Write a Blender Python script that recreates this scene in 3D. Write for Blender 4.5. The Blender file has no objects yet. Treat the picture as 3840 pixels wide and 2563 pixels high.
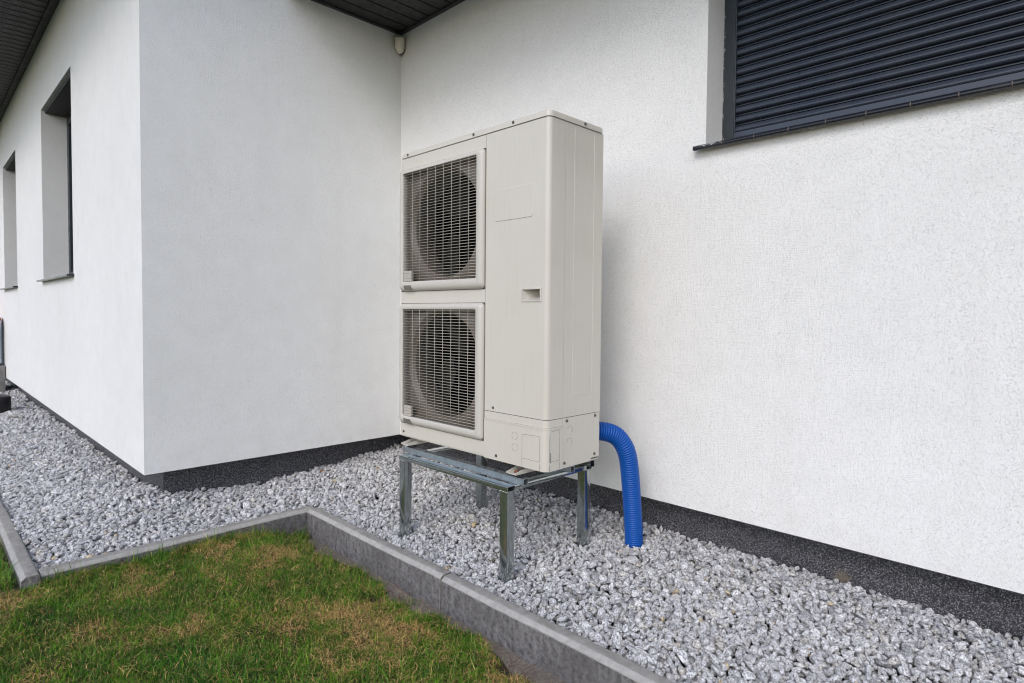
import bpy, bmesh, math, random
import numpy as np
from mathutils import Vector, Matrix
random.seed(7); rng = np.random.default_rng(11)
S = bpy.context.scene
COL = S.collection
# ------------------------------------------------------------------ camera
F = Vector((-0.70773834, 0.70569533, -0.03317444)); R = Vector((0.70585031, 0.70830658, 0.00878159)); U = Vector((-0.0296948, 0.01720112, 0.999411))
camd = bpy.data.cameras.new("camera"); cam = bpy.data.objects.new("camera", camd); COL.objects.link(cam)
M = Matrix((R, U, -F)).transposed().to_4x4(); M.translation = Vector((3.56549881, -2.44730789, 1.045)); cam.matrix_world = M
camd.sensor_width = 36; camd.lens = 2270.30429 / 3840 * 36; camd.shift_y = -29.25 / 3840
camd.clip_start = 0.05; camd.clip_end = 2000
camd.dof.use_dof = True; camd.dof.focus_distance = 2.3; camd.dof.aperture_fstop = 14.0
S.camera = cam
# ------------------------------------------------------------------ sky, sun, exposure
SUN_EL, SUN_AZ = math.radians(36), math.radians(155)      # azimuth clockwise from +Y
w = bpy.data.worlds.new("World"); S.world = w; w.use_nodes = True
wn = w.node_tree; bg = wn.nodes["Background"]
sky = wn.nodes.new("ShaderNodeTexSky"); sky.sky_type = 'NISHITA'; sky.sun_disc = False
sky.sun_elevation = SUN_EL; sky.sun_rotation = SUN_AZ; sky.air_density = 1.0; sky.dust_density = 1.5; sky.ozone_density = 1.0
hs = wn.nodes.new("ShaderNodeHueSaturation"); hs.inputs['Saturation'].default_value = 0.85    # cloud cover greys the sky
wn.links.new(sky.outputs[0], hs.inputs['Color']); tint = wn.nodes.new('ShaderNodeMix'); tint.data_type = 'RGBA'; tint.blend_type = 'MULTIPLY'; tint.inputs[0].default_value = 1; tint.inputs[7].default_value = (0.98, 0.985, 1.04, 1)
wn.links.new(hs.outputs[0], tint.inputs[6]); wn.links.new(tint.outputs[2], bg.inputs['Color']); bg.inputs['Strength'].default_value = 0.15
sd = bpy.data.lights.new("sun", 'SUN'); sun = bpy.data.objects.new("sun", sd); COL.objects.link(sun)
sd.energy = 0.6; sd.angle = math.radians(20); sd.color = (1.0, 0.985, 0.965)
dv = Vector((math.sin(SUN_AZ) * math.cos(SUN_EL), math.cos(SUN_AZ) * math.cos(SUN_EL), math.sin(SUN_EL)))
sun.rotation_euler = dv.to_track_quat('Z', 'Y').to_euler()
S.view_settings.view_transform = 'Standard'; S.view_settings.look = 'None'; S.view_settings.gamma = 1
S.view_settings.use_curve_mapping = False; S.view_settings.exposure = 0.65
S.render.engine = 'CYCLES'
S.cycles.max_bounces = 8; S.cycles.diffuse_bounces = 5; S.cycles.use_denoising = True; S.cycles.pixel_filter_type = 'BLACKMAN_HARRIS'; S.cycles.filter_width = 1.1; S.cycles.denoising_prefilter = 'ACCURATE'

# ------------------------------------------------------------------ helpers
def tag(o, label=None, cat=None, group=None, kind=None):
    if label: o['label'] = label
    if cat: o['category'] = cat
    if group: o['group'] = group
    if kind: o['kind'] = kind
    return o
def empty(name, loc=(0, 0, 0), parent=None):
    o = bpy.data.objects.new(name, None); COL.objects.link(o); o.location = loc; o.empty_display_size = 0.1
    if parent: o.parent = parent
    return o
def link(name, me, parent=None, kind=None):
    o = bpy.data.objects.new(name, me); COL.objects.link(o)
    if parent is not None:
        o.parent = parent
        o.matrix_parent_inverse = world_of(parent).inverted()
    if kind: o['kind'] = kind
    return o
def world_of(o):
    m = o.matrix_basis.copy()
    p = o.parent
    return (world_of(p) @ o.matrix_parent_inverse @ m) if p else m
def finish(bm, name, mats, parent=None, kind=None, smooth=None, bevel=None, seg=2):
    if bevel:
        es = [e for e in bm.edges if len(e.link_faces) == 2 and e.calc_face_angle(0) > 0.6]
        bmesh.ops.bevel(bm, geom=es, offset=bevel, segments=seg, profile=0.5, affect='EDGES', clamp_overlap=True)
    bm.normal_update()
    me = bpy.data.meshes.new(name); bm.to_mesh(me); bm.free()
    for m in (mats if isinstance(mats, (list, tuple)) else [mats]): me.materials.append(m)
    if smooth:
        me.shade_smooth(); me.set_sharp_from_angle(angle=math.radians(smooth))
    return link(name, me, parent, kind)
def box(bm, x0, x1, y0, y1, z0, z1, mi=0):
    v = [bm.verts.new(p) for p in ((x0,y0,z0),(x1,y0,z0),(x1,y1,z0),(x0,y1,z0),(x0,y0,z1),(x1,y0,z1),(x1,y1,z1),(x0,y1,z1))]
    for f in ((0,3,2,1),(4,5,6,7),(0,1,5,4),(1,2,6,5),(2,3,7,6),(3,0,4,7)):
        bm.faces.new([v[i] for i in f]).material_index = mi
    return v
def boxo(name, mats, parent, *b, bevel=None, smooth=None, kind=None, seg=2):
    bm = bmesh.new(); box(bm, *b); return finish(bm, name, mats, parent, kind, smooth, bevel, seg)
def prism(bm, pts, axis, a0, a1, mi=0):
    """closed polygon pts (2D) swept along axis: z -> (x,y); x -> (y,z); y -> (x,z)"""
    def P(p, a):
        return {'z': (p[0], p[1], a), 'x': (a, p[0], p[1]), 'y': (p[0], a, p[1])}[axis]
    A = [bm.verts.new(P(p, a0)) for p in pts]; B = [bm.verts.new(P(p, a1)) for p in pts]
    n = len(pts); fs = []
    for i in range(n): fs.append(bm.faces.new((A[i], A[(i+1) % n], B[(i+1) % n], B[i])))
    fs.append(bm.faces.new(A[::-1])); fs.append(bm.faces.new(B))
    for f in fs: f.material_index = mi
    bmesh.ops.recalc_face_normals(bm, faces=fs)
    return fs
def cyl(bm, c, r0, r1, ax, h, n=20, mi=0):
    """frustum from c along unit axis ax for h"""
    q = Vector((0, 0, 1)).rotation_difference(Vector(ax)); c = Vector(c)
    A = [bm.verts.new(c + q @ Vector((r0*math.cos(t), r0*math.sin(t), 0))) for t in [2*math.pi*i/n for i in range(n)]]
    B = [bm.verts.new(c + q @ Vector((r1*math.cos(t), r1*math.sin(t), h))) for t in [2*math.pi*i/n for i in range(n)]]
    fs = [bm.faces.new((A[i], A[(i+1) % n], B[(i+1) % n], B[i])) for i in range(n)] + [bm.faces.new(A[::-1]), bm.faces.new(B)]
    for f in fs: f.material_index = mi
    return fs
def plate(bm, u0, u1, v0, v1, holes, fn, t0, t1, mi=0):
    """solid plate in (u,v) with rectangular holes; fn(u,v,t) -> xyz; t0 front, t1 back"""
    us = sorted({u0, u1, *[h[0] for h in holes], *[h[1] for h in holes]}); vs = sorted({v0, v1, *[h[2] for h in holes], *[h[3] for h in holes]})
    inh = lambda a, b: any(h[0] < a < h[1] and h[2] < b < h[3] for h in holes)
    cells = {(i, j) for i in range(len(us)-1) for j in range(len(vs)-1) if not inh((us[i]+us[i+1])/2, (vs[j]+vs[j+1])/2)}
    cache = {}
    def V(i, j, t):
        if (i, j, t) not in cache: cache[i, j, t] = bm.verts.new(fn(us[i], vs[j], t))
        return cache[i, j, t]
    fs = []
    for (i, j) in cells:
        fs.append(bm.faces.new((V(i,j,t0), V(i+1,j,t0), V(i+1,j+1,t0), V(i,j+1,t0))))
        fs.append(bm.faces.new((V(i,j,t1), V(i,j+1,t1), V(i+1,j+1,t1), V(i+1,j,t1))))
        for (di, dj, a, b) in ((-1,0,(i,j+1),(i,j)), (1,0,(i+1,j),(i+1,j+1)), (0,-1,(i,j),(i+1,j)), (0,1,(i+1,j+1),(i,j+1))):
            if (i+di, j+dj) not in cells:
                fs.append(bm.faces.new((V(*a,t0), V(*a,t1), V(*b,t1), V(*b,t0))))
    for f in fs: f.material_index = mi
    bmesh.ops.recalc_face_normals(bm, faces=fs)
XZ = lambda u, v, t: (u, t, v)
YZ = lambda u, v, t: (t, u, v)

# ------------------------------------------------------------------ materials
def mat(name):
    m = bpy.data.materials.new(name); m.use_nodes = True
    return m, m.node_tree, m.node_tree.nodes["Principled BSDF"]
def N(nt, t, **kw):
    n = nt.nodes.new(t)
    for k, v in kw.items():
        if k in n.inputs: n.inputs[k].default_value = v
        else: setattr(n, k, v)
    return n
def ramp(nt, src, stops):
    r = nt.nodes.new("ShaderNodeValToRGB"); e = r.color_ramp.elements
    while len(e) < len(stops): e.new(0.5)
    for i, (p, c) in enumerate(stops):
        e[i].position = p; e[i].color = (*c, 1) if len(c) == 3 else c
    nt.links.new(src, r.inputs[0]); return r.outputs[0]
def mixc(nt, fac, a, b, mode='MIX'):
    n = nt.nodes.new("ShaderNodeMix"); n.data_type = 'RGBA'; n.blend_type = mode
    for s, v in ((0, fac), (6, a), (7, b)):
        if hasattr(v, 'links'): nt.links.new(v, n.inputs[s])
        else: n.inputs[s].default_value = v if s == 0 or len(v) == 4 else (*v, 1)
    return n.outputs[2]
def bump(nt, h, bs, strength, dist, prev=None):
    b = N(nt, "ShaderNodeBump", Strength=strength, Distance=dist); nt.links.new(h, b.inputs['Height'])
    if prev: nt.links.new(prev, b.inputs['Normal'])
    if bs: nt.links.new(b.outputs[0], bs.inputs['Normal'])
    return b.outputs[0]
def coords(nt, kind='Object', scale=None):
    t = N(nt, "ShaderNodeTexCoord"); o = t.outputs[kind]
    if scale:
        m = N(nt, "ShaderNodeMapping"); m.inputs['Scale'].default_value = scale; nt.links.new(o, m.inputs[0]); o = m.outputs[0]
    return o
def noise(nt, co, scale, detail=3, rough=0.55, dist=0.0):
    n = N(nt, "ShaderNodeTexNoise", Scale=scale, Detail=detail, Roughness=rough, Distortion=dist); nt.links.new(co, n.inputs['Vector']); return n.outputs['Fac']
def voro(nt, co, scale, feat='F1', out='Distance', rand=1.0):
    n = nt.nodes.new("ShaderNodeTexVoronoi"); n.feature = feat; n.inputs['Scale'].default_value = scale; n.inputs['Randomness'].default_value = rand
    nt.links.new(co, n.inputs['Vector']); return n.outputs[out]
def simple(name, col, rough=0.5, metal=0.0, spec=0.5):
    m, nt, b = mat(name); b.inputs['Base Color'].default_value = (*col, 1); b.inputs['Roughness'].default_value = rough; b.inputs['Metallic'].default_value = metal
    b.inputs['Specular IOR Level'].default_value = spec; return m, nt, b

# white silicone render, worm-grain about 3 mm
def plaster(name, base):
    m, nt, b = mat(name); co = coords(nt)
    g1 = noise(nt, co, 165, 2.5, 0.6, 1.4); g2 = voro(nt, co, 150, 'SMOOTH_F1'); big = noise(nt, co, 1.1, 4, 0.6)
    mid = noise(nt, co, 9, 3)
    c0 = ramp(nt, big, [(0.3, tuple(x*0.955 for x in base)), (0.7, base)])
    pit_shade = ramp(nt, g1, [(0.31, (0.78, 0.78, 0.785)), (0.41, (1, 1, 1))])  # shade inside the grain pits, multiplied into the base colour
    c1 = mixc(nt, 1.0, c0, pit_shade, 'MULTIPLY')
    c2 = mixc(nt, 1.0, c1, ramp(nt, mid, [(0.3, (0.965, 0.965, 0.96)), (0.65, (1, 1, 1))]), 'MULTIPLY')
    sx = N(nt, "ShaderNodeSeparateXYZ"); nt.links.new(co, sx.inputs[0])
    lowz = ramp(nt, sx.outputs[2], [(0.185, (1, 1, 1)), (0.34, (0, 0, 0))])
    spl = mixc(nt, 1.0, ramp(nt, noise(nt, co, 14, 5, 0.7), [(0.42, (0, 0, 0)), (0.75, (0.22,)*3)]), lowz, 'MULTIPLY')
    c2 = mixc(nt, spl, c2, (0.50, 0.46, 0.38))
    drip = noise(nt, coords(nt, 'Object', (1, 1, 0.06)), 7, 4, 0.6)
    c2 = mixc(nt, ramp(nt, drip, [(0.56, (0, 0, 0)), (0.80, (0.12,)*3)]), c2, (0.60, 0.575, 0.52))
    nt.links.new(c2, b.inputs['Base Color']); b.inputs['Roughness'].default_value = 0.92; b.inputs['Specular IOR Level'].default_value = 0.2
    hp_ = ramp(nt, g1, [(0.30, (0, 0, 0)), (0.50, (0.85,)*3), (0.75, (1, 1, 1))])
    n1 = bump(nt, g2, None, 0.4, 0.0012); bump(nt, hp_, b, 0.8, 0.0019, n1)
    return m
M_PLASTER = plaster("white_render", (0.83, 0.83, 0.815))
# dark mosaic plaster with light grains
m, nt, b = mat("mosaic_plaster"); co = coords(nt)
vc = voro(nt, co, 450, 'F1', 'Color'); vd = voro(nt, co, 450, 'F1', 'Distance')
bw = N(nt, "ShaderNodeSeparateColor"); nt.links.new(vc, bw.inputs[0])
c = ramp(nt, bw.outputs[0], [(0.0, (0.006, 0.006, 0.008)), (0.52, (0.010, 0.010, 0.014)), (0.66, (0.04, 0.04, 0.05)), (0.84, (0.13, 0.13, 0.145)), (0.95, (0.38, 0.38, 0.40))])
dust = noise(nt, co, 5, 4, 0.6)
geo = N(nt, "ShaderNodeSeparateXYZ"); nt.links.new(co, geo.inputs[0])
c = mixc(nt, ramp(nt, dust, [(0.52, (0, 0, 0)), (0.78, (0.16, 0.16, 0.16))]), c, (0.10, 0.09, 0.07))
sub = N(nt, "ShaderNodeVectorMath"); sub.operation = 'DISTANCE'; nt.links.new(co, sub.inputs[0]); sub.inputs[1].default_value = (2.83, 0.12, 0.022)
blot = N(nt, "ShaderNodeMath", operation='ADD'); nt.links.new(sub.outputs['Value'], blot.inputs[0])
nz = N(nt, "ShaderNodeMath", operation='MULTIPLY'); nt.links.new(noise(nt, co, 60, 3), nz.inputs[0]); nz.inputs[1].default_value = 0.075; nt.links.new(nz.outputs[0], blot.inputs[1])
c = mixc(nt, ramp(nt, blot.outputs[0], [(0.052, (0.7, 0.7, 0.7)), (0.075, (0, 0, 0))]), c, (0.17, 0.135, 0.09))
nt.links.new(c, b.inputs['Base Color']); b.inputs['Roughness'].default_value = 0.45
bump(nt, vd, b, 0.8, 0.002); M_MOSAIC = m
# beige powder coat
def paint(name, col, dirt=0.35):
    m, nt, b = mat(name); co = coords(nt); st = coords(nt, 'Object', (1, 1, 0.05))
    n1 = noise(nt, st, 90, 4, 0.6); n2 = noise(nt, co, 3.5, 4, 0.6); n3 = noise(nt, co, 55, 3, 0.6)
    c = mixc(nt, ramp(nt, n1, [(0.5, (0, 0, 0)), (0.8, (dirt,)*3)]), col, tuple(x*0.82 for x in (col[0], col[1]*0.99, col[2]*0.95)))
    c = mixc(nt, ramp(nt, n2, [(0.45, (0, 0, 0)), (0.85, (0.4,)*3)]), c, tuple(x*0.86 for x in (col[0], col[1]*0.99, col[2]*0.94)))
    c = mixc(nt, ramp(nt, n3, [(0.73, (0, 0, 0)), (0.8, (0.3,)*3)]), c, (0.2, 0.18, 0.15))
    nt.links.new(c, b.inputs['Base Color']); nt.links.new(ramp(nt, n2, [(0.3, (0.33,)*3), (0.7, (0.46,)*3)]), b.inputs['Roughness'])
    bump(nt, noise(nt, co, 900, 2), b, 0.08, 0.0004); return m
M_PAINT = paint("beige_powder_coat", (0.575, 0.545, 0.478))
M_PLAST = paint("beige_plastic", (0.53, 0.505, 0.45), 0.5)
M_SHROUD = paint("dusty_shroud_plastic", (0.135, 0.115, 0.090), 0.8)
M_WIRE = paint("beige_coated_wire", (0.44, 0.41, 0.355), 0.6)
M_GAP, _, _ = simple("shadow_gap_tone", (0.035, 0.032, 0.03), 0.7)  # dark tone for seam shade, shared with small dark trims
M_BLACK, _, _ = simple("black_interior", (0.006, 0.006, 0.007), 0.7)
M_FAN, _, _ = simple("dark_grey_fan_plastic", (0.0015, 0.0016, 0.002), 0.9, 0.0, 0.05)
M_COIL, _, _ = simple("dark_coil", (0.005, 0.005, 0.006), 0.7, 0.0)
M_GRV, _, _ = simple("groove_shade", (0.14, 0.125, 0.11), 0.8)  # shade of grooves and recesses, put into the colour
M_SCREW, _, _ = simple("oxidised_screw", (0.16, 0.145, 0.13), 0.45, 0.8)
M_RUST, nt, b = mat("rusty_bolt"); co = coords(nt)
nt.links.new(ramp(nt, noise(nt, co, 180, 3), [(0.35, (0.28, 0.09, 0.035)), (0.65, (0.10, 0.035, 0.02))]), b.inputs['Base Color']); b.inputs['Roughness'].default_value = 0.8
M_BOLT, _, _ = simple("zinc_bolt", (0.45, 0.46, 0.47), 0.35, 0.9)
# galvanised steel
def galv(name, base, rough):
    m, nt, b = mat(name); co = coords(nt); st = coords(nt, 'Object', (1, 1, 0.12))
    a = noise(nt, co, 45, 4, 0.6); d = noise(nt, co, 260, 2); s = noise(nt, st, 120, 3)
    c = ramp(nt, a, [(0.3, tuple(x*0.78 for x in base)), (0.7, base)])
    c = mixc(nt, ramp(nt, d, [(0.70, (0, 0, 0)), (0.76, (1, 1, 1))]), c, (0.75, 0.76, 0.74))
    nt.links.new(c, b.inputs['Base Color']); b.inputs['Metallic'].default_value = 0.93
    nt.links.new(ramp(nt, s, [(0.3, (rough*0.7,)*3), (0.7, (rough*1.35,)*3)]), b.inputs['Roughness'])
    bump(nt, s, b, 0.12, 0.0006); return m
M_STEEL = galv("galvanised_steel", (0.50, 0.54, 0.53), 0.12)
M_CHAN = galv("galvanised_channel", (0.54, 0.58, 0.60), 0.38)
M_WELD, nt, b = mat("weld_bead"); co = coords(nt); b.inputs['Metallic'].default_value = 0.9; b.inputs['Roughness'].default_value = 0.25
nt.links.new(ramp(nt, noise(nt, co, 300, 3), [(0.35, (0.25, 0.24, 0.16)), (0.6, (0.7, 0.72, 0.68))]), b.inputs['Base Color']); bump(nt, noise(nt, co, 350, 2), b, 0.8, 0.002)
# anthracite aluminium
def anthr(name, col, rough=0.32):
    m, nt, b = mat(name); co = coords(nt)
    c = mixc(nt, ramp(nt, noise(nt, co, 8, 4, 0.65), [(0.5, (0, 0, 0)), (0.8, (0.35,)*3)]), col, (0.085, 0.08, 0.075))
    nt.links.new(c, b.inputs['Base Color']); nt.links.new(ramp(nt, noise(nt, co, 20, 3), [(0.3, (rough*0.8,)*3), (0.7, (rough*1.3,)*3)]), b.inputs['Roughness']); return m
M_SLAT = anthr("anthracite_shutter_slat", (0.036, 0.045, 0.064), 0.28)
M_GUIDE = anthr("anthracite_guide_rail", (0.018, 0.026, 0.034), 0.42)
M_SILL = anthr("black_glazed_sill", (0.012, 0.013, 0.018), 0.18)
M_JOINT, _, _ = simple("brown_sill_joint", (0.16, 0.12, 0.10), 0.8)
M_HEAD, _, _ = simple("dark_lintel_board", (0.03, 0.031, 0.028), 0.6)
M_SOFFIT = anthr("dark_soffit_board", (0.020, 0.020, 0.021), 0.5)
M_ROOF, _, _ = simple("dark_roof_edge", (0.03, 0.03, 0.032), 0.5)
M_GLASS, _, b = simple("dark_window_glass", (0.01, 0.012, 0.014), 0.05)
M_FOAM, nt, b = mat("plaster_crumbs"); b.inputs['Base Color'].default_value = (0.6, 0.6, 0.58, 1); b.inputs['Roughness'].default_value = 0.9
# hose
M_HOSE, nt, b = mat("blue_corrugated_plastic"); co = coords(nt)
c = mixc(nt, ramp(nt, noise(nt, coords(nt, 'Object', (1, 1, 6)), 30, 4), [(0.66, (0, 0, 0)), (0.74, (0.6,)*3)]), (0.002, 0.080, 0.37), (0.02, 0.07, 0.20))
nt.links.new(c, b.inputs['Base Color']); b.inputs['Roughness'].default_value = 0.38
# concrete
def concrete(name, lo, hi, scale, blot=0.0):
    m, nt, b = mat(name); co = coords(nt)
    a = noise(nt, co, scale, 6, 0.68, 0.6); f = noise(nt, co, 380, 2); k = noise(nt, co, 3.2, 4, 0.6)
    c = ramp(nt, a, [(0.36, lo), (0.62, hi)])
    c = mixc(nt, ramp(nt, f, [(0.3, (0.25,)*3), (0.6, (0, 0, 0))]), c, tuple(x*0.6 for x in lo))
    if blot:
        c = mixc(nt, ramp(nt, noise(nt, coords(nt, 'Object', (1, 1, 0.7)), 48, 5, 0.75), [(0.44, (0, 0, 0)), (0.66, (blot,)*3)]), c, (0.28, 0.278, 0.295))
        c = mixc(nt, ramp(nt, k, [(0.38, (0.55,)*3), (0.58, (0, 0, 0))]), c, (0.07, 0.064, 0.06))
    nt.links.new(c, b.inputs['Base Color']); b.inputs['Roughness'].default_value = 0.88
    n1 = bump(nt, a, None, 0.35, 0.004); bump(nt, f, b, 0.7, 0.0022, n1); return m
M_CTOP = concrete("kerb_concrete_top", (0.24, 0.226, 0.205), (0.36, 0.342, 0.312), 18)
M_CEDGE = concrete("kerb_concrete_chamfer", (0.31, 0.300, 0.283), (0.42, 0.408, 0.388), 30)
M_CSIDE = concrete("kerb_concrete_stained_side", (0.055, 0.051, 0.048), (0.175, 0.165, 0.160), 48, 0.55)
# soil / sand / ground
def soil(name, lo, hi, sc=25):
    m, nt, b = mat(name); co = coords(nt); a = noise(nt, co, sc, 6, 0.7)
    nt.links.new(ramp(nt, a, [(0.35, lo), (0.65, hi)]), b.inputs['Base Color']); b.inputs['Roughness'].default_value = 0.95
    bump(nt, a, b, 0.7, 0.01); return m
M_SOIL = soil("lawn_soil", (0.022, 0.018, 0.010), (0.075, 0.062, 0.034), 45)
M_SAND = soil("washed_sandy_soil", (0.12, 0.10, 0.08), (0.24, 0.205, 0.165), 90)
M_BED = soil("gravel_fines", (0.02, 0.02, 0.022), (0.06, 0.06, 0.062), 60)
M_GROUND = soil("distant_grass", (0.03, 0.055, 0.016), (0.07, 0.10, 0.03), 1.5)
# granite stone, varied per stone
def granite(name, tint):
    m, nt, b = mat(name); co = coords(nt); oi = N(nt, "ShaderNodeObjectInfo")
    add = N(nt, "ShaderNodeVectorMath", operation='MULTIPLY_ADD'); nt.links.new(co, add.inputs[0]); add.inputs[1].default_value = (1, 1, 1)
    cmb = N(nt, "ShaderNodeCombineXYZ")
    for i in range(3):
        mm = N(nt, "ShaderNodeMath", operation='MULTIPLY'); nt.links.new(oi.outputs['Random'], mm.inputs[0]); mm.inputs[1].default_value = (37, 91, 53)[i]; nt.links.new(mm.outputs[0], cmb.inputs[i])
    nt.links.new(cmb.outputs[0], add.inputs[2]); co = add.outputs[0]
    g = noise(nt, co, 2.6, 6, 0.8); v = noise(nt, co, 1.3, 3, 0.6, 1.5)
    lo, mid, hi = (0.05, 0.05, 0.054), tuple(0.56*t for t in tint), tuple(0.90*t for t in tint)
    c = ramp(nt, g, [(0.39, lo), (0.46, mid), (0.54, hi)])
    c = mixc(nt, ramp(nt, v, [(0.40, (0.55,)*3), (0.52, (0, 0, 0))]), c, (0.18, 0.178, 0.185))
    val = ramp(nt, oi.outputs['Random'], [(0.0, (0.50, 0.50, 0.51)), (0.25, (0.84, 0.84, 0.85)), (0.8, (1, 1, 1)), (1.0, (0.80, 0.77, 0.73))])
    c = mixc(nt, 1.0, c, val, 'MULTIPLY')
    nt.links.new(c, b.inputs['Base Color']); b.inputs['Roughness'].default_value = 0.75; b.inputs['Specular IOR Level'].default_value = 0.3
    bump(nt, g, b, 0.35, 0.1); return m
M_GRAN = granite("grey_speckled_granite", (1.0, 0.995, 0.99)); M_GRANW = granite("warm_grey_granite", (0.93, 0.89, 0.82)); M_OCHRE = granite("ochre_stone", (0.98, 0.80, 0.52))
# grass: colour of each blade is an attribute
M_GRASS, nt, b = mat("grass_blade"); at = N(nt, "ShaderNodeAttribute", attribute_name="blade")
nt.links.new(at.outputs['Color'], b.inputs['Base Color']); b.inputs['Roughness'].default_value = 0.5; b.inputs['Specular IOR Level'].default_value = 0.35
tr = N(nt, "ShaderNodeBsdfTranslucent"); nt.links.new(at.outputs['Color'], tr.inputs['Color']); mx = N(nt, "ShaderNodeMixShader"); mx.inputs[0].default_value = 0.25
nt.links.new(b.outputs[0], mx.inputs[1]); nt.links.new(tr.outputs[0], mx.inputs[2]); nt.links.new(mx.outputs[0], nt.nodes["Material Output"].inputs[0])
M_SENS, _, _ = simple("ivory_sensor_plastic", (0.70, 0.67, 0.58), 0.3)
M_RUBBER, _, _ = simple("black_rubber", (0.015, 0.015, 0.017), 0.5)

# ------------------------------------------------------------------ ground
LB, ZP, ZS = 1.5905, 0.185, 2.9657
PL = 0.12           # plinth set-back
bm = bmesh.new(); vs = [bm.verts.new(p) for p in ((-600,-600,-.20),(600,-600,-.20),(600,600,-.20),(-600,600,-.20))]; bm.faces.new(vs)
finish(bm, "ground", M_GROUND, kind='structure')
def gz(x, y):       # top of gravel
    z = 0.0 * x
    z = z + 0.050*np.exp(-((x+0.1)**2 + (y+0.1)**2)/0.35) + 0.045*np.exp(-((x+0.05)**2+(y+LB)**2)/0.12)
    z = z + 0.022*np.exp(-np.abs(y-PL)/0.25)*(y > -0.9)*np.exp(-np.maximum(x-1.6, 0)/0.7) + 0.03*np.exp(-np.abs(y+LB-PL)/0.2)*(x < -.1)
    z = z - 0.012*np.exp(-np.abs(y+0.93)/0.10)*(x > 0.5) - 0.010
    return z + 0.012*np.clip((y+.75)/.4,0,1) + 0.006*np.sin(7*x+2)*np.cos(9*y)
def lz(x, y):       # lawn soil level
    t = np.clip((-1.0-y)/0.38, 0, 1); t = t*t*(3-2*t); far = np.clip((x-0.62)/0.9, 0, 1)
    z = -0.125 + 0.090*t*(1-far) + 0.02*t*far
    lft = np.clip((-y-2.17)/0.02, 0, 1)*np.clip((0.75-x)/0.2, 0, 1); z = z*(1-lft) + (-0.028)*lft
    z = z + 0.006*np.sin(5.1*x+1)*np.sin(6.3*y) + 0.004*np.sin(17*x)*np.cos(15*y+1)
    for (hx, hy, hr, hd) in HOLES: z = z - hd*np.exp(-((x-hx)**2+(y-hy)**2)/(hr*hr))
    return z
HOLES = [(1.50, -1.035, 0.045, 0.05), (1.47, -1.13, 0.03, 0.03), (2.18, -1.06, 0.05, 0.05)]
def sheet(name, x0, x1, y0, y1, fn, step, m, mi=None, mask=None):
    xs = np.arange(x0, x1+1e-6, step); ys = np.arange(y0, y1+1e-6, step); X, Y = np.meshgrid(xs, ys); Zz = fn(X, Y)
    v = np.stack([X, Y, Zz], -1).reshape(-1, 3); nx = len(xs); f = []
    for j in range(len(ys)-1):
        for i in range(nx-1):
            if mask is None or mask(xs[i]+step/2, ys[j]+step/2): f.append((j*nx+i, j*nx+i+1, (j+1)*nx+i+1, (j+1)*nx+i))
    me = bpy.data.meshes.new(name); me.from_pydata(v.tolist(), [], f)
    for mm in (m if isinstance(m, list) else [m]): me.materials.append(mm)
    if mi:
        me.polygons.foreach_set('material_index', [mi(xs[(q[0]) % nx]+step/2, ys[q[0]//nx]+step/2) for q in f])
    me.shade_smooth(); return link(name, me, None, 'structure')
sheet("lawn_soil", -9, 6.0, -5.0, -0.96, lambda x, y: lz(x, y), 0.03, [M_SOIL, M_SAND],
      mi=lambda x, y: 1 if (x > 0.55 and y > -1.045 - 0.02*math.sin(9*x) - 0.012*math.sin(31*x)) else 0, mask=lambda x, y: (x > 0.57 or y < -2.13))
sheet("gravel_bed", -9, 4.6, -2.13, 0.2, lambda x, y: gz(x, y)-0.05, 0.06, M_BED, mask=lambda x, y: (y > -0.95 or x < 0.57))

# ------------------------------------------------------------------ kerb
kerb = tag(empty("kerb"), kind='structure')
def kerb_stone(L, loc, rot):
    """stone along local +X, lawn face at local y=0, gravel face at y=w"""
    bm = bmesh.new(); wv, h, c = 0.060, 0.26, 0.014
    pts = [(0, -h), (0, -c), (c*1.25, 0), (wv-0.006, 0), (wv, -0.006), (wv, -h)]
    fs = prism(bm, pts, 'x', 0.0025, L-0.0025)
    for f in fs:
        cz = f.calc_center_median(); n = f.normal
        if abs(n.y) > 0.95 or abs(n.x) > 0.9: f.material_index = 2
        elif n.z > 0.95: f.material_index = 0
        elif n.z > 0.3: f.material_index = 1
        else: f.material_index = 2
    me_edges = [e for e in bm.edges if len(e.link_faces) == 2 and e.calc_face_angle(0) > 0.4]
    bmesh.ops.bevel(bm, geom=me_edges, offset=0.0022, segments=2, profile=0.5, affect='EDGES', clamp_overlap=True)
    # subdivide lengthwise and roughen slightly
    long_e = [e for e in bm.edges if abs((e.verts[0].co-e.verts[1].co).x) > L*0.8]
    bmesh.ops.subdivide_edges(bm, edges=long_e, cuts=60, use_grid_fill=False)
    rs = random.Random(int(L*1000)+int(loc[0]*77))
    ph = [rs.uniform(0, 6) for _ in range(6)]
    for v in bm.verts:
        d = 0.0009*math.sin(7*v.co.x+ph[0])
        if v.co.z > -0.03: v.co.z += d; v.co.y += d*0.7
    for k in range(3):      # chips along the chamfer
        cx = rs.uniform(0.05, L-0.05); wd = rs.uniform(0.006, 0.014)
        for v in bm.verts:
            if abs(v.co.x-cx) < wd*1.3 and -c*1.4 < v.co.z and v.co.y < c*1.6: v.co.z -= 0.0015*(1-abs(v.co.x-cx)/(wd*1.3))
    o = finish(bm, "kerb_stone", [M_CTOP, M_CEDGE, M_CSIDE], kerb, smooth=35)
    o.location = loc; o.rotation_euler = (0, 0, rot); return o
for i in range(4):
    kerb_stone(1.118, (0.592+i*1.121, -0.988+0.004*math.sin(i*2.1), 0.012-0.002*(i % 2)), math.radians(0.25*(-1)**i))
kerb_stone(1.165, (0.606, -2.100, 0.010), math.radians(90.9))
bpy.context.view_layer.update()
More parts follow.
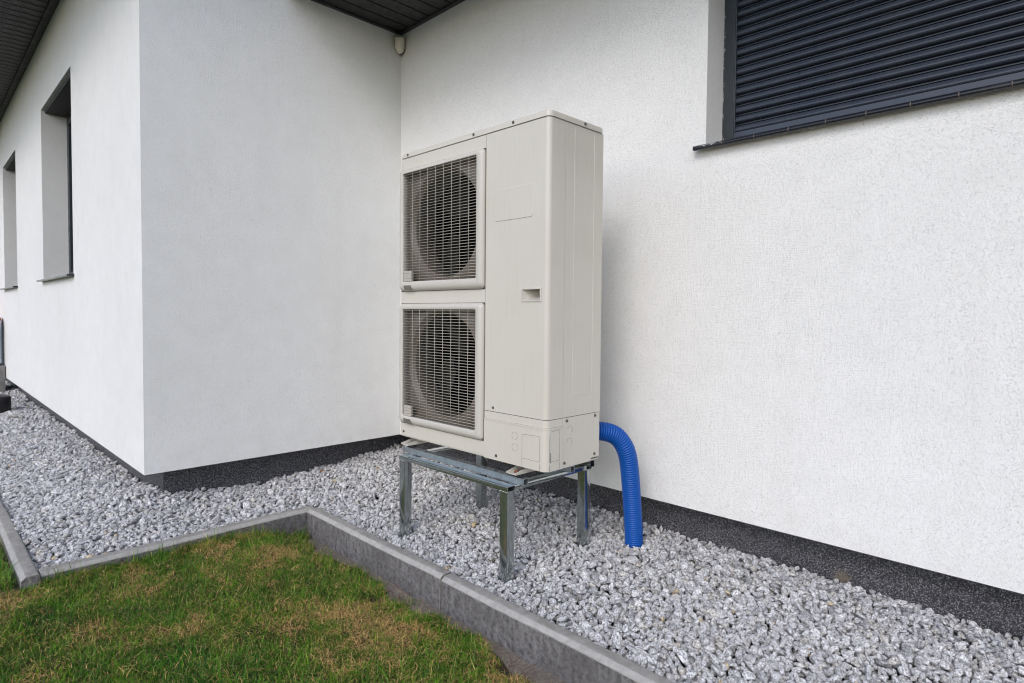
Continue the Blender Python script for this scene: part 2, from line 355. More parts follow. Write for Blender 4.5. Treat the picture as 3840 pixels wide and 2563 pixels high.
for i in range(7):
    kerb_stone(1.118, (-0.500-i*1.121, -2.164, 0.013-0.002*(i % 2)), math.radians(0.2*(-1)**i))

# ------------------------------------------------------------------ house
house = tag(empty("house"), "white rendered single storey house with dark plinth, roller shutter and dark soffits", "house")
XL, XR = -13.0, 7.0
WIN = [(-3.20, -1.82, 1.30, 2.80), (-6.24, -5.00, 1.295, 2.79)]
WC = (2.284, 4.45, 1.775, 3.02 - 0.10)
T = 0.30
def sub_plaster(bm):
    return bm
bm = bmesh.new(); plate(bm, XL, 0.0, ZP, 3.42, WIN, XZ, -LB, -LB+T); finish(bm, "wall", M_PLASTER, house)
bm = bmesh.new(); plate(bm, -LB+T, 0.0, ZP, 3.42, [], YZ, 0.0, -T); finish(bm, "wall", M_PLASTER, house)
bm = bmesh.new(); plate(bm, -T, XR, ZP, ZS+0.03, [WC], XZ, 0.0, T); finish(bm, "wall", M_PLASTER, house)
# plinth: set back, dips below ground
bm = bmesh.new()
for b_ in ((XL+.1, -PL, -LB+PL, -LB+PL+.2, -.3, ZP), (-PL-.2, -PL, -LB+PL+.2, PL, -.3, ZP), (-PL-.2, XR-.1, PL, PL+.17, -.3, ZP)): box(bm, *b_)
finish(bm, "plinth", M_MOSAIC, house)
# thin dark starter profile under the render
bm = bmesh.new()
box(bm, XL, -0.004, -LB+0.004, -LB+0.02, ZP-0.004, ZP-0.0005); box(bm, -0.02, -0.004, -LB+0.02, -0.003, ZP-0.004, ZP-0.0005); box(bm, -0.02, XR, 0.004, 0.02, ZP-0.004, ZP-0.0005)
finish(bm, "drip_profile", M_GAP, house)
# interior lining so windows stay dark
bm = bmesh.new(); box(bm, XL+.2, -0.35, -LB+T+.02, 6, .2, 3.4); box(bm, -0.35, XR-.1, T+.08, 6, .2, 2.95); finish(bm, "interior", M_BLACK, house)
# roof bodies
bm = bmesh.new()
box(bm, XL-.6, 0.45, -LB-0.85, 6.5, 3.425, 3.72); box(bm, 0.46, XR+.6, -0.80, 6.5, ZS+0.022, 3.40); box(bm, -0.001+0.002, 0.458, -0.80, -0.001, ZS+0.022, 3.40)
finish(bm, "roof", M_ROOF, house, bevel=0.01)
bm = bmesh.new(); box(bm, XL-.6, 0.48, -LB-0.885, -LB-0.853, 3.36, 3.75); box(bm, 0.003, XR+.6, -0.835, -0.803, ZS-0.03, 3.42); finish(bm, "fascia", M_ROOF, house)
# soffits
def board_mesh(L, wd):
    bm = bmesh.new(); g = 0.011
    pts = [(g/2, 0.012), (g/2, 0.002), (g/2+0.002, 0), (wd-g/2-0.002, 0), (wd-g/2, 0.002), (wd-g/2, 0.012)]
    prism(bm, pts, 'y', 0, L)
    # two tiny ribs per board
    me = bpy.data.meshes.new("board"); bm.normal_update(); bm.to_mesh(me); bm.free(); me.materials.append(M_SOFFIT); return me
sof1 = link("soffit", None, house)
def soffit(x0, x1, y0, y1, z, wd, n_ind, reverse=False, parent=house):
    bm = bmesh.new(); box(bm, min(x0, x1), max(x0, x1), y0, y1, z+0.013, z+0.02)
    s = finish(bm, "soffit", M_BLACK, parent)
    me = board_mesh(y1-y0, wd); d = -1 if reverse else 1; nt_ = int(abs(x1-x0)/wd)
    for i in range(min(n_ind, nt_)):
        o = bpy.data.objects.new("board", me); COL.objects.link(o); o.parent = s
        o.location = ((x0 + i*wd) if not reverse else (x0-(i+1)*wd), y0, z)
    if nt_ > n_ind:
        bm = bmesh.new(); g = 0.011
        for i in range(n_ind, nt_):
            a = (x0+i*wd) if not reverse else (x0-(i+1)*wd)
            box(bm, a+g/2, a+wd-g/2, y0, y1, z, z+0.012)
        finish(bm, "board_rows", M_SOFFIT, s, kind='stuff')
    # edge trims along the wall
    return s
bpy.data.objects.remove(sof1)
s1 = soffit(0.012, 4.4, -0.80, -0.012, ZS, 0.1135, 8)
boxo("edge_trim", M_SOFFIT, s1, 0.012, XR, -0.030, -0.004, ZS-0.010, ZS-0.001)
boxo("edge_trim", M_SOFFIT, s1, 0.003, 0.030, -0.80, -0.031, ZS-0.010, ZS-0.001)
s2 = soffit(0.45, XL, -LB-0.85, -LB-0.010, 3.400, 0.111, 62, True)
boxo("edge_trim", M_SOFFIT, s2, XL, 0.45, -LB-0.055, -LB-0.003, 3.385, 3.399)

# ---- windows
def window_small(x0, x1, z0, z1):
    wv = empty("window", ((x0+x1)/2, -LB+0.19, z0), house)
    yb = -LB+0.185
    bm = bmesh.new(); plate(bm, x0+.001, x1-.001, z0+.01, z1-.03, [(x0+.075, x1-.075, z0+.085, z1-.10)], XZ, yb, yb+.07); finish(bm, "frame", M_GUIDE, wv, bevel=.003)
    boxo("pane", M_GLASS, wv, x0+.076, x1-.076, yb+.03, yb+.04, z0+.086, z1-.101)
    boxo("lintel_board", M_HEAD, wv, x0+.002, x1-.002, -LB+.028, yb-.002, z1-.022, z1-.004)
    bm = bmesh.new(); prism(bm, [(-LB-.045, z0-.012), (-LB-.045, z0+.003), (yb-.002, z0+.028), (yb-.002, z0+.002)], 'x', x0-.045, x1+.03); finish(bm, "sill", M_SILL, wv, bevel=.002)
for q in WIN: window_small(*q)
wc = empty("window", (3.3, 0.15, 1.80), house)
x0, x1, z0, z1 = WC
YG = 0.146
# guide rail
bm = bmesh.new(); prism(bm, [(x0+.001, YG), (x0+.052, YG), (x0+.052, YG+.006), (x0+.056, YG+.006), (x0+.056, YG+.05), (x0+.001, YG+.05)], 'z', 1.80, z1-.001); finish(bm, "guide_rail", M_GUIDE, wc, bevel=.001)
bm = bmesh.new(); box(bm, x1-.055, x1-.001, YG, YG+.05, 1.80, z1-.001); finish(bm, "guide_rail", M_GUIDE, wc, bevel=.001)
# slats, pitch 42 mm, curved with a groove between
bm = bmesh.new(); P_ = 0.042; ys = YG+.022
prof = []
for k in range(11):
    t = k/10; prof.append((ys - 0.0100*math.sin(math.pi*t**0.72)**0.8, 0.0010 + t*(P_*.66)))
prof += [(ys+.0095, P_*.69), (ys+.0095, P_*.79), (ys+.0010, P_*.80), (ys+.0010, P_*.83), (ys+.0095, P_*.84), (ys+.0095, P_-.0006), (ys+.0115, P_-.0006), (ys+.0115, 0.0006), (ys+.002, 0.0006)]
prism(bm, prof, 'x', x0+.053, x1-.056)
bm.normal_update(); me_s = bpy.data.meshes.new("slat"); bm.to_mesh(me_s); bm.free(); me_s.materials.append(M_SLAT); me_s.shade_smooth(); me_s.set_sharp_from_angle(angle=math.radians(40))
ns = int((z1-1.853)/P_)
for i in range(ns):
    o = link("slat", me_s, wc); o.location.z = 1.853+i*P_
boxo("bottom_bar", M_SLAT, wc, x0+.054, x1-.057, YG+.004, YG+.030, 1.812, 1.8515, bevel=.0025, smooth=40)
bm = bmesh.new(); box(bm, x0+.053, x1-.056, YG+.036, YG+.045, 1.80, z1-.01); finish(bm, "shutter_backing", M_BLACK, wc)
# sill tiles
sill = finish((lambda b_: (prism(b_, [(-.0385, 1.7545), (-.0425, 1.757), (-.0430, 1.764), (-.0395, 1.7698), (-.034, 1.7725), (YG+.003, 1.826), (YG+.003, 1.812), (-.027, 1.7600), (-.029, 1.7545)], 'x', x0-.036, x1+.03), b_)[1])(bmesh.new()), "sill", M_JOINT, wc)
nt_ = 17
for i in range(nt_):
    a = x0-.0395+i*0.1335
    bm = bmesh.new(); g = .0016
    pr = [(-.040, 1.7535), (-.0435, 1.757), (-.0440, 1.764), (-.0405, 1.7705), (-.034, 1.7735), (YG-.002, 1.8285), (YG-.002, 1.815), (-.028, 1.7605), (-.030, 1.7535)]
    prism(bm, pr, 'x', a+g, a+.1335-g); o = finish(bm, "sill_tile", M_SILL, sill, smooth=50)
# crumbs of white render spilled on sill edge and rail
bm = bmesh.new(); rr = random.Random(3)
for k in range(26):
    px = rr.uniform(x0-.005, x0+.07) if k < 18 else rr.uniform(x0-.03, x0+.10); pz = 1.766+rr.uniform(-.003, .003); r_ = rr.uniform(.0008, .0022)
    bmesh.ops.create_icosphere(bm, subdivisions=1, radius=r_, matrix=Matrix.Translation((px, -.0435, pz)) @ Matrix.Diagonal((rr.uniform(1, 3), .5, .8, 1)))
for k in range(40):
    pz = rr.uniform(1.83, 2.4); px = x0+.003+abs(rr.gauss(0, .002)); r_ = rr.uniform(.001, .0028)
    bmesh.ops.create_icosphere(bm, subdivisions=1, radius=r_, matrix=Matrix.Translation((px, YG-.001, pz)) @ Matrix.Diagonal((.8, .5, rr.uniform(1, 2.5), 1)))
finish(bm, "plaster_crumbs", M_FOAM, wc, kind='stuff')

# ------------------------------------------------------------------ heat pump
HX, HY, HZ = 1.1079, -0.7567, 0.4533
HW, HD, HT = 0.95, 0.33, 1.803
XRr = HX+HW; YB = HY+HD
hp = tag(empty("heat_pump", (HX+HW/2, HY+HD/2, HZ)), "beige outdoor heat pump unit with two stacked fan grilles on a steel stand", "heat pump")
SE = 1.7122     # seam between grille side and service side
ZU0, ZU1 = 1.190, 1.700; ZL0, ZL1 = 0.553, 1.062; GX0, GX1 = 1.147, 1.675
bm = bmesh.new(); plate(bm, HX, SE-.0009, HZ, 1.7775, [(GX0-.004, GX1+.004, ZU0-.004, ZU1+.004), (GX0-.004, GX1+.004, ZL0-.004, ZL1+.004)], XZ, HY, HY+.003)
box(bm, HX, HX+.003, HY+.003, YB, HZ, 1.7775); finish(bm, "front_panel", M_PAINT, hp)
HZH = (1.9265, 2.0200, 1.0950, 1.1395)   # handle hole
def lpanel(name, z0, z1, out, holes, rc, parent=hp, mt=M_PAINT, yend=-.6635, xs=SE+.0009):
    bm = bmesh.new(); plate(bm, xs, XRr-rc, z0, z1, holes, XZ, HY-out, HY-out+.003)
    pts = []
    cx, cy = XRr-rc, HY+rc
    no = 10
    for k in range(no+1):
        a = -math.pi/2 + math.pi/2*k/no; pts.append((cx+(rc+out)*math.cos(a), cy+(rc+out)*math.sin(a)))
    inn = []
    for k in range(no+1):
        a = -math.pi/2 + math.pi/2*k/no; inn.append((cx+(rc+out-.003)*math.cos(a), cy+(rc+out-.003)*math.sin(a)))
    pts.append((XRr+out, yend)); inn.append((XRr+out-.003, yend))
    prism(bm, pts+inn[::-1], 'z', z0, z1)
    return finish(bm, name, mt, parent, smooth=30)
up = lpanel("service_panel", 0.6440, 1.7775, 0, [HZH], 0.020)
# lower cover with ledge
lo_ = lpanel("lower_cover", 0.447, 0.606, 0.0035, [], 0.022)
lpanel("lower_cover_ledge", 0.6062, 0.6125, 0.0050, [], 0.022, lo_); lpanel("lower_cover_ledge", 0.6126, 0.6418, 0.0005, [], 0.022, lo_)
# side panels
bm = bmesh.new(); box(bm, XRr-.003, XRr, -.6620, YB, .6440, 1.7775); sp = finish(bm, "side_panel", M_PAINT, hp)
bm = bmesh.new(); outl = [(-.6085, 1.764), (-.6085, .736), (-.6045, .727), (-.5970, .723), (-.4970, .723), (-.4890, .727), (-.4850, .736), (-.4850, 1.764)]
for k in range(len(outl)-1):
    (ya_, za_), (yb_, zb_) = outl[k], outl[k+1]; d_ = Vector((yb_-ya_, zb_-za_)).normalized(); n_ = Vector((-d_.y, d_.x))*(.0020 if k == 0 else .0012)
    q0 = [bm.verts.new((XRr-.0004, ya_+s_*n_.x, za_+s_*n_.y)) for s_ in (1, -1)]; q1 = [bm.verts.new((XRr-.0004, yb_+s_*n_.x, zb_+s_*n_.y)) for s_ in (1, -1)]
    m0 = bm.verts.new((XRr+.0011, ya_, za_)); m1 = bm.verts.new((XRr+.0011, yb_, zb_))
    bm.faces.new((q0[0], q1[0], m1, m0)); bm.faces.new((m0, m1, q1[1], q0[1]))
bmesh.ops.recalc_face_normals(bm, faces=bm.faces[:]); finish(bm, "pressed_rib", M_PAINT, sp)
bm = bmesh.new(); prism(bm, [(-.6610, .447), (-.4870, .447), (-.4850, .452), (-.4830, .459), (-.4310, .459), (-.4300, .6418), (-.6610, .6418)], 'x', XRr-.002, XRr+.001)
finish(bm, "side_cover", M_PAINT, hp, bevel=.0006)
bm = bmesh.new(); box(bm, HX+.003, XRr-.003, YB-.004, YB, HZ, 1.7775); finish(bm, "back_panel", M_PAINT, hp)
bm = bmesh.new(); box(bm, HX+.004, XRr-.004, HY+.004, YB-.005, HZ-.006, HZ-.001); finish(bm, "base_tray", M_PAINT, hp)
# top cover
bm = bmesh.new(); box(bm, HX-.003, XRr+.004, HY-.004, YB+.003, 1.7795, HT)
es = [e for e in bm.edges if abs((e.verts[0].co-e.verts[1].co).z) > .01]
bmesh.ops.bevel(bm, geom=es, offset=.024, segments=7, profile=.5, affect='EDGES')
es = [e for e in bm.edges if min(v.co.z for v in e.verts) > HT-1e-4 and len(e.link_faces) == 2 and e.calc_face_angle(0) > .6]
bmesh.ops.bevel(bm, geom=es, offset=.007, segments=3, profile=.5, affect='EDGES'); finish(bm, "top_cover", M_PAINT, hp, smooth=40)
# black backing added behind seams so the gaps read dark
bm = bmesh.new(); box(bm, SE-.02, XRr-.0045, HY+.062, YB-.006, HZ+.01, 1.7765); box(bm, SE-.012, SE+.012, HY+.0045, HY+.061, HZ+.01, 1.7765); box(bm, SE+.0125, XRr-.026, HY+.0045, HY+.030, .630, .656); finish(bm, "seam_backing", M_BLACK, hp)
boxo("seal", M_GAP, hp, HX+.004, XRr-.010, HY+.010, YB-.0045, 1.7776, 1.7794)
boxo("coil", M_COIL, hp, HX+.016, SE-.022, YB-.06, YB-.02, HZ+.01, 1.77)
boxo("dark_sheet", M_BLACK, hp, HX+.004, HX+.015, HY+.150, YB-.006, HZ+.01, 1.77)  # added black sheet that keeps the fan cavity dark
# fan assembly
def fan_unit(cz, z0, z1):
    cx, r = 1.405, 0.253; yf = HY+.022
    # shroud plate with round orifice, rolled back into a ring
    bm = bmesh.new(); n = 64; inner = []; outer = []; ring2 = []; ring3 = []
    X0, X1 = GX0-.0385, SE-.022
    for k in range(n):
        a = 2*math.pi*k/n; c_, s_ = math.cos(a), math.sin(a)
        inner.append(bm.verts.new((cx+r*c_, yf, cz+r*s_)))
        # ray to rectangle
        tx = ((X1-cx)/c_ if c_ > 1e-9 else (X0-cx)/c_ if c_ < -1e-9 else 1e9); tz = ((z1+.02-cz)/s_ if s_ > 1e-9 else (z0-.02-cz)/s_ if s_ < -1e-9 else 1e9)
        t = max(min(tx, tz), r+.002); outer.append(bm.verts.new((cx+t*c_, yf-.004, cz+t*s_)))
        ring2.append(bm.verts.new((cx+(r-.016)*c_, yf+.022, cz+(r-.016)*s_))); ring3.append(bm.verts.new((cx+(r-.016)*c_, yf+.12, cz+(r-.016)*s_)))
    for k in range(n):
        q = (k+1) % n
        for A, B in ((outer, inner), (inner, ring2), (ring2, ring3)): bm.faces.new((A[k], A[q], B[q], B[k]))
    bmesh.ops.recalc_face_normals(bm, faces=bm.faces[:])
    o = finish(bm, "fan_shroud", M_SHROUD, hp, smooth=30)
    md = o.modifiers.new("thick", 'SOLIDIFY'); md.thickness = .003; md.offset = 1
    fan = empty("fan", (cx, yf+.14, cz), hp); fan.location = Vector((cx, yf+.14, cz))-Vector(hp.location)
    bm = bmesh.new(); cyl(bm, (cx, yf+.105, cz), .048, .055, (0, 1, 0), .07, 28); finish(bm, "hub", M_FAN, fan, smooth=40)
    ph = random.uniform(0, 2)
    for b3 in range(3):
        bm = bmesh.new(); rows = []
        for i in range(9):
            rr_ = .045 + (.232-.045)*i/8; span = .62+.55*(i/8)**1.3
            row = []
            for j in range(9):
                a = ph+b3*2*math.pi/3 + span*(j/8-.5)+ .35*(i/8)
                y = yf+.130+.055*(j/8-.5)*(1.15-.4*i/8) + .008*math.sin(math.pi*j/8)
                row.append(bm.verts.new((cx+rr_*math.cos(a), y, cz+rr_*math.sin(a))))
            rows.append(row)
        for i in range(8):
            for j in range(8): bm.faces.new((rows[i][j], rows[i][j+1], rows[i+1][j+1], rows[i+1][j]))
        o = finish(bm, "blade", M_FAN, fan, smooth=60); md = o.modifiers.new("thick", 'SOLIDIFY'); md.thickness = .003
    # motor bracket behind
    bm = bmesh.new(); cyl(bm, (cx, yf+.176, cz), .045, .045, (0, 1, 0), .07, 20); box(bm, cx-.05, cx-.02, yf+.2, yf+.22, z0-.01, z1+.01); box(bm, cx+.02, cx+.05, yf+.2, yf+.22, z0-.01, z1+.01)
    finish(bm, "motor_bracket", M_FAN, hp)
fan_unit(1.4465, ZU0, ZU1); fan_unit(0.8075, ZL0, ZL1)
# grille frames
def guard(zo0, zo1, z0, z1, tagz):
    # frame ring: outer foot on panel, crown, inner lip
    bm = bmesh.new(); OX0, OX1 = HX+.0065, 1.7275
    def ringpts(x0, x1, za, zb, y, rad, n=5):
        pts = []
        for (cx, cz, a0) in ((x1-rad, zb-rad, 0), (x0+rad, zb-rad, 90), (x0+rad, za+rad, 180), (x1-rad, za+rad, 270)):
            for k in range(n+1):
                a = math.radians(a0+90*k/n); pts.append((cx+rad*math.cos(a), y, cz+rad*math.sin(a)))
        return pts
    OX1c = SE-.0015
    layers = [ringpts(OX0, OX1c, zo0, zo1, HY+.0005, .018), ringpts(OX0+.001, OX1c-.0005, zo0+.002, zo1-.002, HY-.008, .017), ringpts(OX0+.006, OX1c-.005, zo0+.009, zo1-.007, HY-.0175, .015),
              ringpts(OX0+.012, OX1c-.014, zo0+.019, zo1-.012, HY-.0215, .012), ringpts(GX0+.001, GX1+.001, z0-.001, z1+.001, HY-.022, .009), ringpts(GX0+.003, GX1-.001, z0+.001, z1-.001, HY-.020, .008), ringpts(GX0+.003, GX1-.001, z0+.001, z1-.001, HY+.0180, .008)]
    LV = [[bm.verts.new(p) for p in L] for L in layers]
    for A, B in zip(LV, LV[1:]):
        for k in range(len(A)):
            q = (k+1) % len(A); bm.faces.new((A[k], A[q], B[q], B[k]))
    bmesh.ops.recalc_face_normals(bm, faces=bm.faces[:])
    fr = finish(bm, "grille_frame", M_PLAST, hp, smooth=45)
    md = fr.modifiers.new("thick", 'SOLIDIFY'); md.thickness = .002; md.offset = -1
    seam_bm = bmesh.new(); plate(seam_bm, OX0-.0012, SE-.0012, zo0-.0014, zo1+.0012, [(OX0+.004, OX1c-.004, zo0+.004, zo1-.004)], XZ, HY-.0007, HY-.0001); finish(seam_bm, 'seam_outline', M_GAP, fr)  # thin dark rim added to imitate the shadowed seam round the frame
    # finger pocket bottom left, its recess shade painted as raised dark shapes
    px0, px1 = 1.158, 1.222; pz = zo0+.006
    bm = bmesh.new(); fz = zo0+.0065
    prism(bm, [(px0, fz+.0205), (px0+.010, fz), (px1+.004, fz), (px1-.006, fz+.0205)], 'y', HY-.0226, HY-.0150); finish(bm, "pocket_shade", M_GRV, fr, smooth=30)
    bm = bmesh.new(); prism(bm, [(px0+.018, fz+.0175), (px0+.026, fz+.003), (px1, fz+.003), (px1-.009, fz+.0175)], 'y', HY-.0233, HY-.0180); finish(bm, "pocket_floor", M_SHROUD, fr)
    # clip block with ribs
    bm = bmesh.new()
    for k in range(4): box(bm, 1.163, 1.221, HY-.0215, HY-.010, z0+.003+k*.0128, z0+.003+k*.0128+.0105)
    box(bm, 1.164, 1.220, HY-.0180, HY-.008, z0+.002, z0+.052); finish(bm, "clip_block", M_WIRE, fr, bevel=.0006)
    g = empty("grille", (0, 0, 0), hp); g.location = Vector(((GX0+GX1)/2, HY-.014, (z0+z1)/2))-Vector(hp.location)
    r_ = .00115
    bm = bmesh.new(); cyl(bm, (GX0-.010, 0, 0), r_, r_, (1, 0, 0), GX1-GX0+.014, 6); hm = bpy.data.meshes.new("wire"); bm.to_mesh(hm); bm.free(); hm.materials.append(M_WIRE); hm.shade_smooth()
    nh = 40
    for k in range(nh):
        z = z0+.0125+(z1-z0-.020)*k/(nh-1)
        o = link("wire", hm, g); o.location += Vector((0, HY-.0160, z)); 
    bm = bmesh.new(); cyl(bm, (0, 0, z0-.002), r_*.9, r_*.9, (0, 0, 1), z1-z0+.004, 6); vm = bpy.data.meshes.new("wire"); bm.to_mesh(vm); bm.free(); vm.materials.append(M_WIRE); vm.shade_smooth()
    for xx in VX: 
        o = link("wire", vm, g); o.location += Vector((xx, HY-.0186, 0))
VX = [1.170+.0568*k for k in range(1, 9)]
guard(1.1465, 1.7225, ZU0, ZU1, 0); guard(0.5145, 1.0890, ZL0, ZL1, 1)
for xx in (1.7145,): pass
# label field, handle
bm = bmesh.new(); prism(bm, [(1.764, 1.424), (1.772, 1.416), (1.970, 1.416), (1.978, 1.424), (1.978, 1.533), (1.970, 1.541), (1.772, 1.541), (1.764, 1.533)], 'y', HY-.0020, HY+.001); finish(bm, "pressed_label_field", M_PAINT, hp, bevel=.0010)
hd = finish((lambda b_: (plate(b_, 1.9215, 2.0250, 1.0905, 1.1440, [(HZH[0]+.0015, HZH[1]-.0015, HZH[2]+.0015, HZH[3]-.0015)], XZ, HY-.003, HY-.0002), b_)[1])(bmesh.new()), "handle", M_PLAST, hp, bevel=.0013, smooth=50)
bm = bmesh.new(); a, b2, c0, d0 = HZH; bk = HY+.058
v = [bm.verts.new(p) for p in ((a, HY-.001, c0), (b2, HY-.001, c0), (b2, HY-.001, d0), (a, HY-.001, d0), (a+.034, bk, c0+.022), (b2-.002, bk, c0+.022), (b2-.002, bk, d0+.006), (a+.034, bk, d0+.006))]
for f in ((0, 1, 5, 4), (1, 2, 6, 5), (2, 3, 7, 6), (3, 0, 4, 7), (4, 5, 6, 7)): bm.faces.new([v[i] for i in f])
finish(bm, "pocket", M_PLAST, hd)
# screws
def screw(p, ax, par=hp, r_=.0052):
    bm = bmesh.new(); p = Vector(p); A = Vector(ax)
    cyl(bm, p-A*.0005, r_*1.25, r_*1.2, A, .0014, 16, 1); cyl(bm, p+A*.0008, r_, r_*.8, A, .003, 14, 0)
    t = A.cross(Vector((0, 0, 1))); n_ = (p+A*.0039)
    for dvec in (t, Vector((0, 0, 1))):
        bmesh.ops.create_cube(bm, size=1, matrix=Matrix.Translation(n_) @ (A.to_track_quat('Z', 'Y').to_matrix().to_4x4()) @ Matrix.Diagonal((r_*1.1 if dvec is t else r_*.25, r_*.25 if dvec is t else r_*1.1, .0008, 1)))
    for f in bm.faces:
        if len(f.verts) == 4 and f.calc_area() < r_*r_*.4: f.material_index = f.material_index
    o = finish(bm, "screw", [M_SCREW, M_GAP], par, smooth=30)
for (x, z) in ((1.1659, 1.7908), (1.6361, 1.7915), (1.8708, 1.7915)): screw((x, HY-.004, z), (0, -1, 0))
screw((1.7639, HY, .6591), (0, -1, 0), r_=.0045); screw((1.1335, HY, .4716), (0, -1, 0)); screw((1.788, HY-.0035, .4656), (0, -1, 0))
screw((XRr+.004, -.5519, 1.7915), (1, 0, 0))
for (y, z) in ((-.6402, .6300), (-.4602, .6310), (-.6520, .4660), (-.4622, .4735)): screw((XRr+.001, y, z), (1, 0, 0))
# knock-outs: proud dark strips paint the shade of broken ring grooves
def arcs(bm, c, r_, fn, spans, wd=.0011):
    for a0, a1 in spans:
        n = 14; A = []; B = []; A2 = []; B2 = []
        for k in range(n+1):
            a = math.radians(a0+(a1-a0)*k/n)
            for L_, rr_, t in ((A, r_-wd/2, 0), (B, r_+wd/2, 0), (A2, r_-wd/2, 1), (B2, r_+wd/2, 1)): L_.append(bm.verts.new(fn(c[0]+rr_*math.cos(a), c[1]+rr_*math.sin(a), t)))
        for k in range(n):
            bm.faces.new((A[k], A[k+1], B[k+1], B[k])); bm.faces.new((A[k], A2[k], A2[k+1], A[k+1])); bm.faces.new((B[k], B[k+1], B2[k+1], B2[k]))
fF = lambda u, v, t: (u, HY-.0038+.0008*t, v); fS = lambda u, v, t: (XRr+.0014-.0008*t, u, v)
for c_ in ((1.8931, .5635), (1.8937, .5170)):
    bm = bmesh.new(); arcs(bm, c_, .0150, fF, ((8, 82), (98, 172), (188, 262), (278, 352))); finish(bm, "knockout", M_GRV, lo_)
for c_ in ((-.6200, .5930), (-.6215, .5458)):
    bm = bmesh.new(); arcs(bm, c_, .0150, fS, ((-50, 20), (30, 100), (115, 165))); finish(bm, "knockout", M_GRV, hp)
def strips(bm, segs, fn, wd=.0012):
    for (u0, v0, u1, v1) in segs:
        d = Vector((u1-u0, v1-v0)).normalized(); n_ = Vector((-d.y, d.x))*wd/2
        ps = [(u0+n_.x, v0+n_.y), (u1+n_.x, v1+n_.y), (u1-n_.x, v1-n_.y), (u0-n_.x, v0-n_.y)]
        A = [bm.verts.new(fn(*p, 0)) for p in ps]; B = [bm.verts.new(fn(*p, 1)) for p in ps]
        bm.faces.new(A)
        for k in range(4): bm.faces.new((A[k], B[k], B[(k+1) % 4], A[(k+1) % 4]))
bm = bmesh.new(); x_a, x_b = 1.934, 2.0275
strips(bm, ((x_a, .448, x_a, .498), (x_a, .501, x_a, .536), (x_a, .539, x_a, .571), (x_a+.004, .5765, x_a+.028, .5775), (x_a+.031, .5775, x_a+.062, .5785), (x_a+.065, .579, x_b-.006, .5800), (x_b, .574, x_b, .482), (x_b, .474, x_b, .449), (x_a, .482, x_a+.026, .482), (x_a+.031, .482, x_a+.06, .482), (x_a+.065, .482, x_b, .482)), fF)
arcs(bm, (x_b-.007, .573), .007, fF, ((0, 90),)); arcs(bm, (x_a+.006, .571), .006, fF, ((90, 180),)); finish(bm, "knockout", M_GRV, lo_)
fS2 = lambda u, v, t: (XRr+.0038-.0008*t, u, v); ya, yb = -.7405, -.6843
bm = bmesh.new(); strips(bm, ((ya, .449, ya, .473), (ya, .484, ya, .590), (ya+.008, .5985, ya+.026, .600), (ya+.029, .600, yb-.006, .602), (yb, .596, yb, .580), (yb, .576, yb, .520), (yb, .517, yb, .482), (yb, .478, yb, .450), (ya, .484, ya+.025, .484), (ya+.028, .484, yb, .484)), fS2)
arcs(bm, (yb-.006, .596), .006, fS2, ((0, 90),)); finish(bm, "knockout", M_GRV, lo_)
bm = bmesh.new(); strips(bm, ((-.735, .480, -.735, .520),), fS2, .003); finish(bm, "dirt_streak", M_SHROUD, lo_)
# feet
for i, (fa, fb) in enumerate(((1.141, 1.192), (1.864, 1.915))):
    bm = bmesh.new(); y0, y1 = -.776, -.405; z0 = .4105; t = .003
    box(bm, fa, fb, y0+.004, y1, z0, z0+t)
    for xx in (fa, fb-t):
        prism(bm, [(y0, z0+.0001), (y0, z0+.009), (y0+.03, z0+.015), (y0+.12, z0+.033), (y1-.05, z0+.033), (y1, z0+.012), (y1, z0+.0001)], 'x', xx-.0002 if xx == fa else xx, xx+t if xx == fa else xx+t+.0002)
    ft = finish(bm, "foot", M_PAINT, hp, bevel=.0008)
    bm = bmesh.new(); bmesh.ops.create_cone(bm, cap_ends=True, segments=24, radius1=.024, radius2=.024, depth=.011, matrix=Matrix.Translation(((fa+fb)/2+.004, -.735, .4043))); finish(bm, "rubber_pad", M_RUBBER, ft, bevel=.003)
    bm = bmesh.new(); cyl(bm, ((fa+fb)/2, -.742, z0+t), .012, .012, (0, 0, 1), .002, 20); cyl(bm, ((fa+fb)/2, -.742, z0+t+.002), .0085, .0085, (0, 0, 1), .007, 6); finish(bm, "bolt", M_RUST if i else M_BOLT, ft)
    bm = bmesh.new(); cyl(bm, ((fa+fb)/2, -.742, z0+t+.009), .0045, .0045, (0, 0, 1), .006, 12); finish(bm, "threaded_rod", M_BOLT, ft)

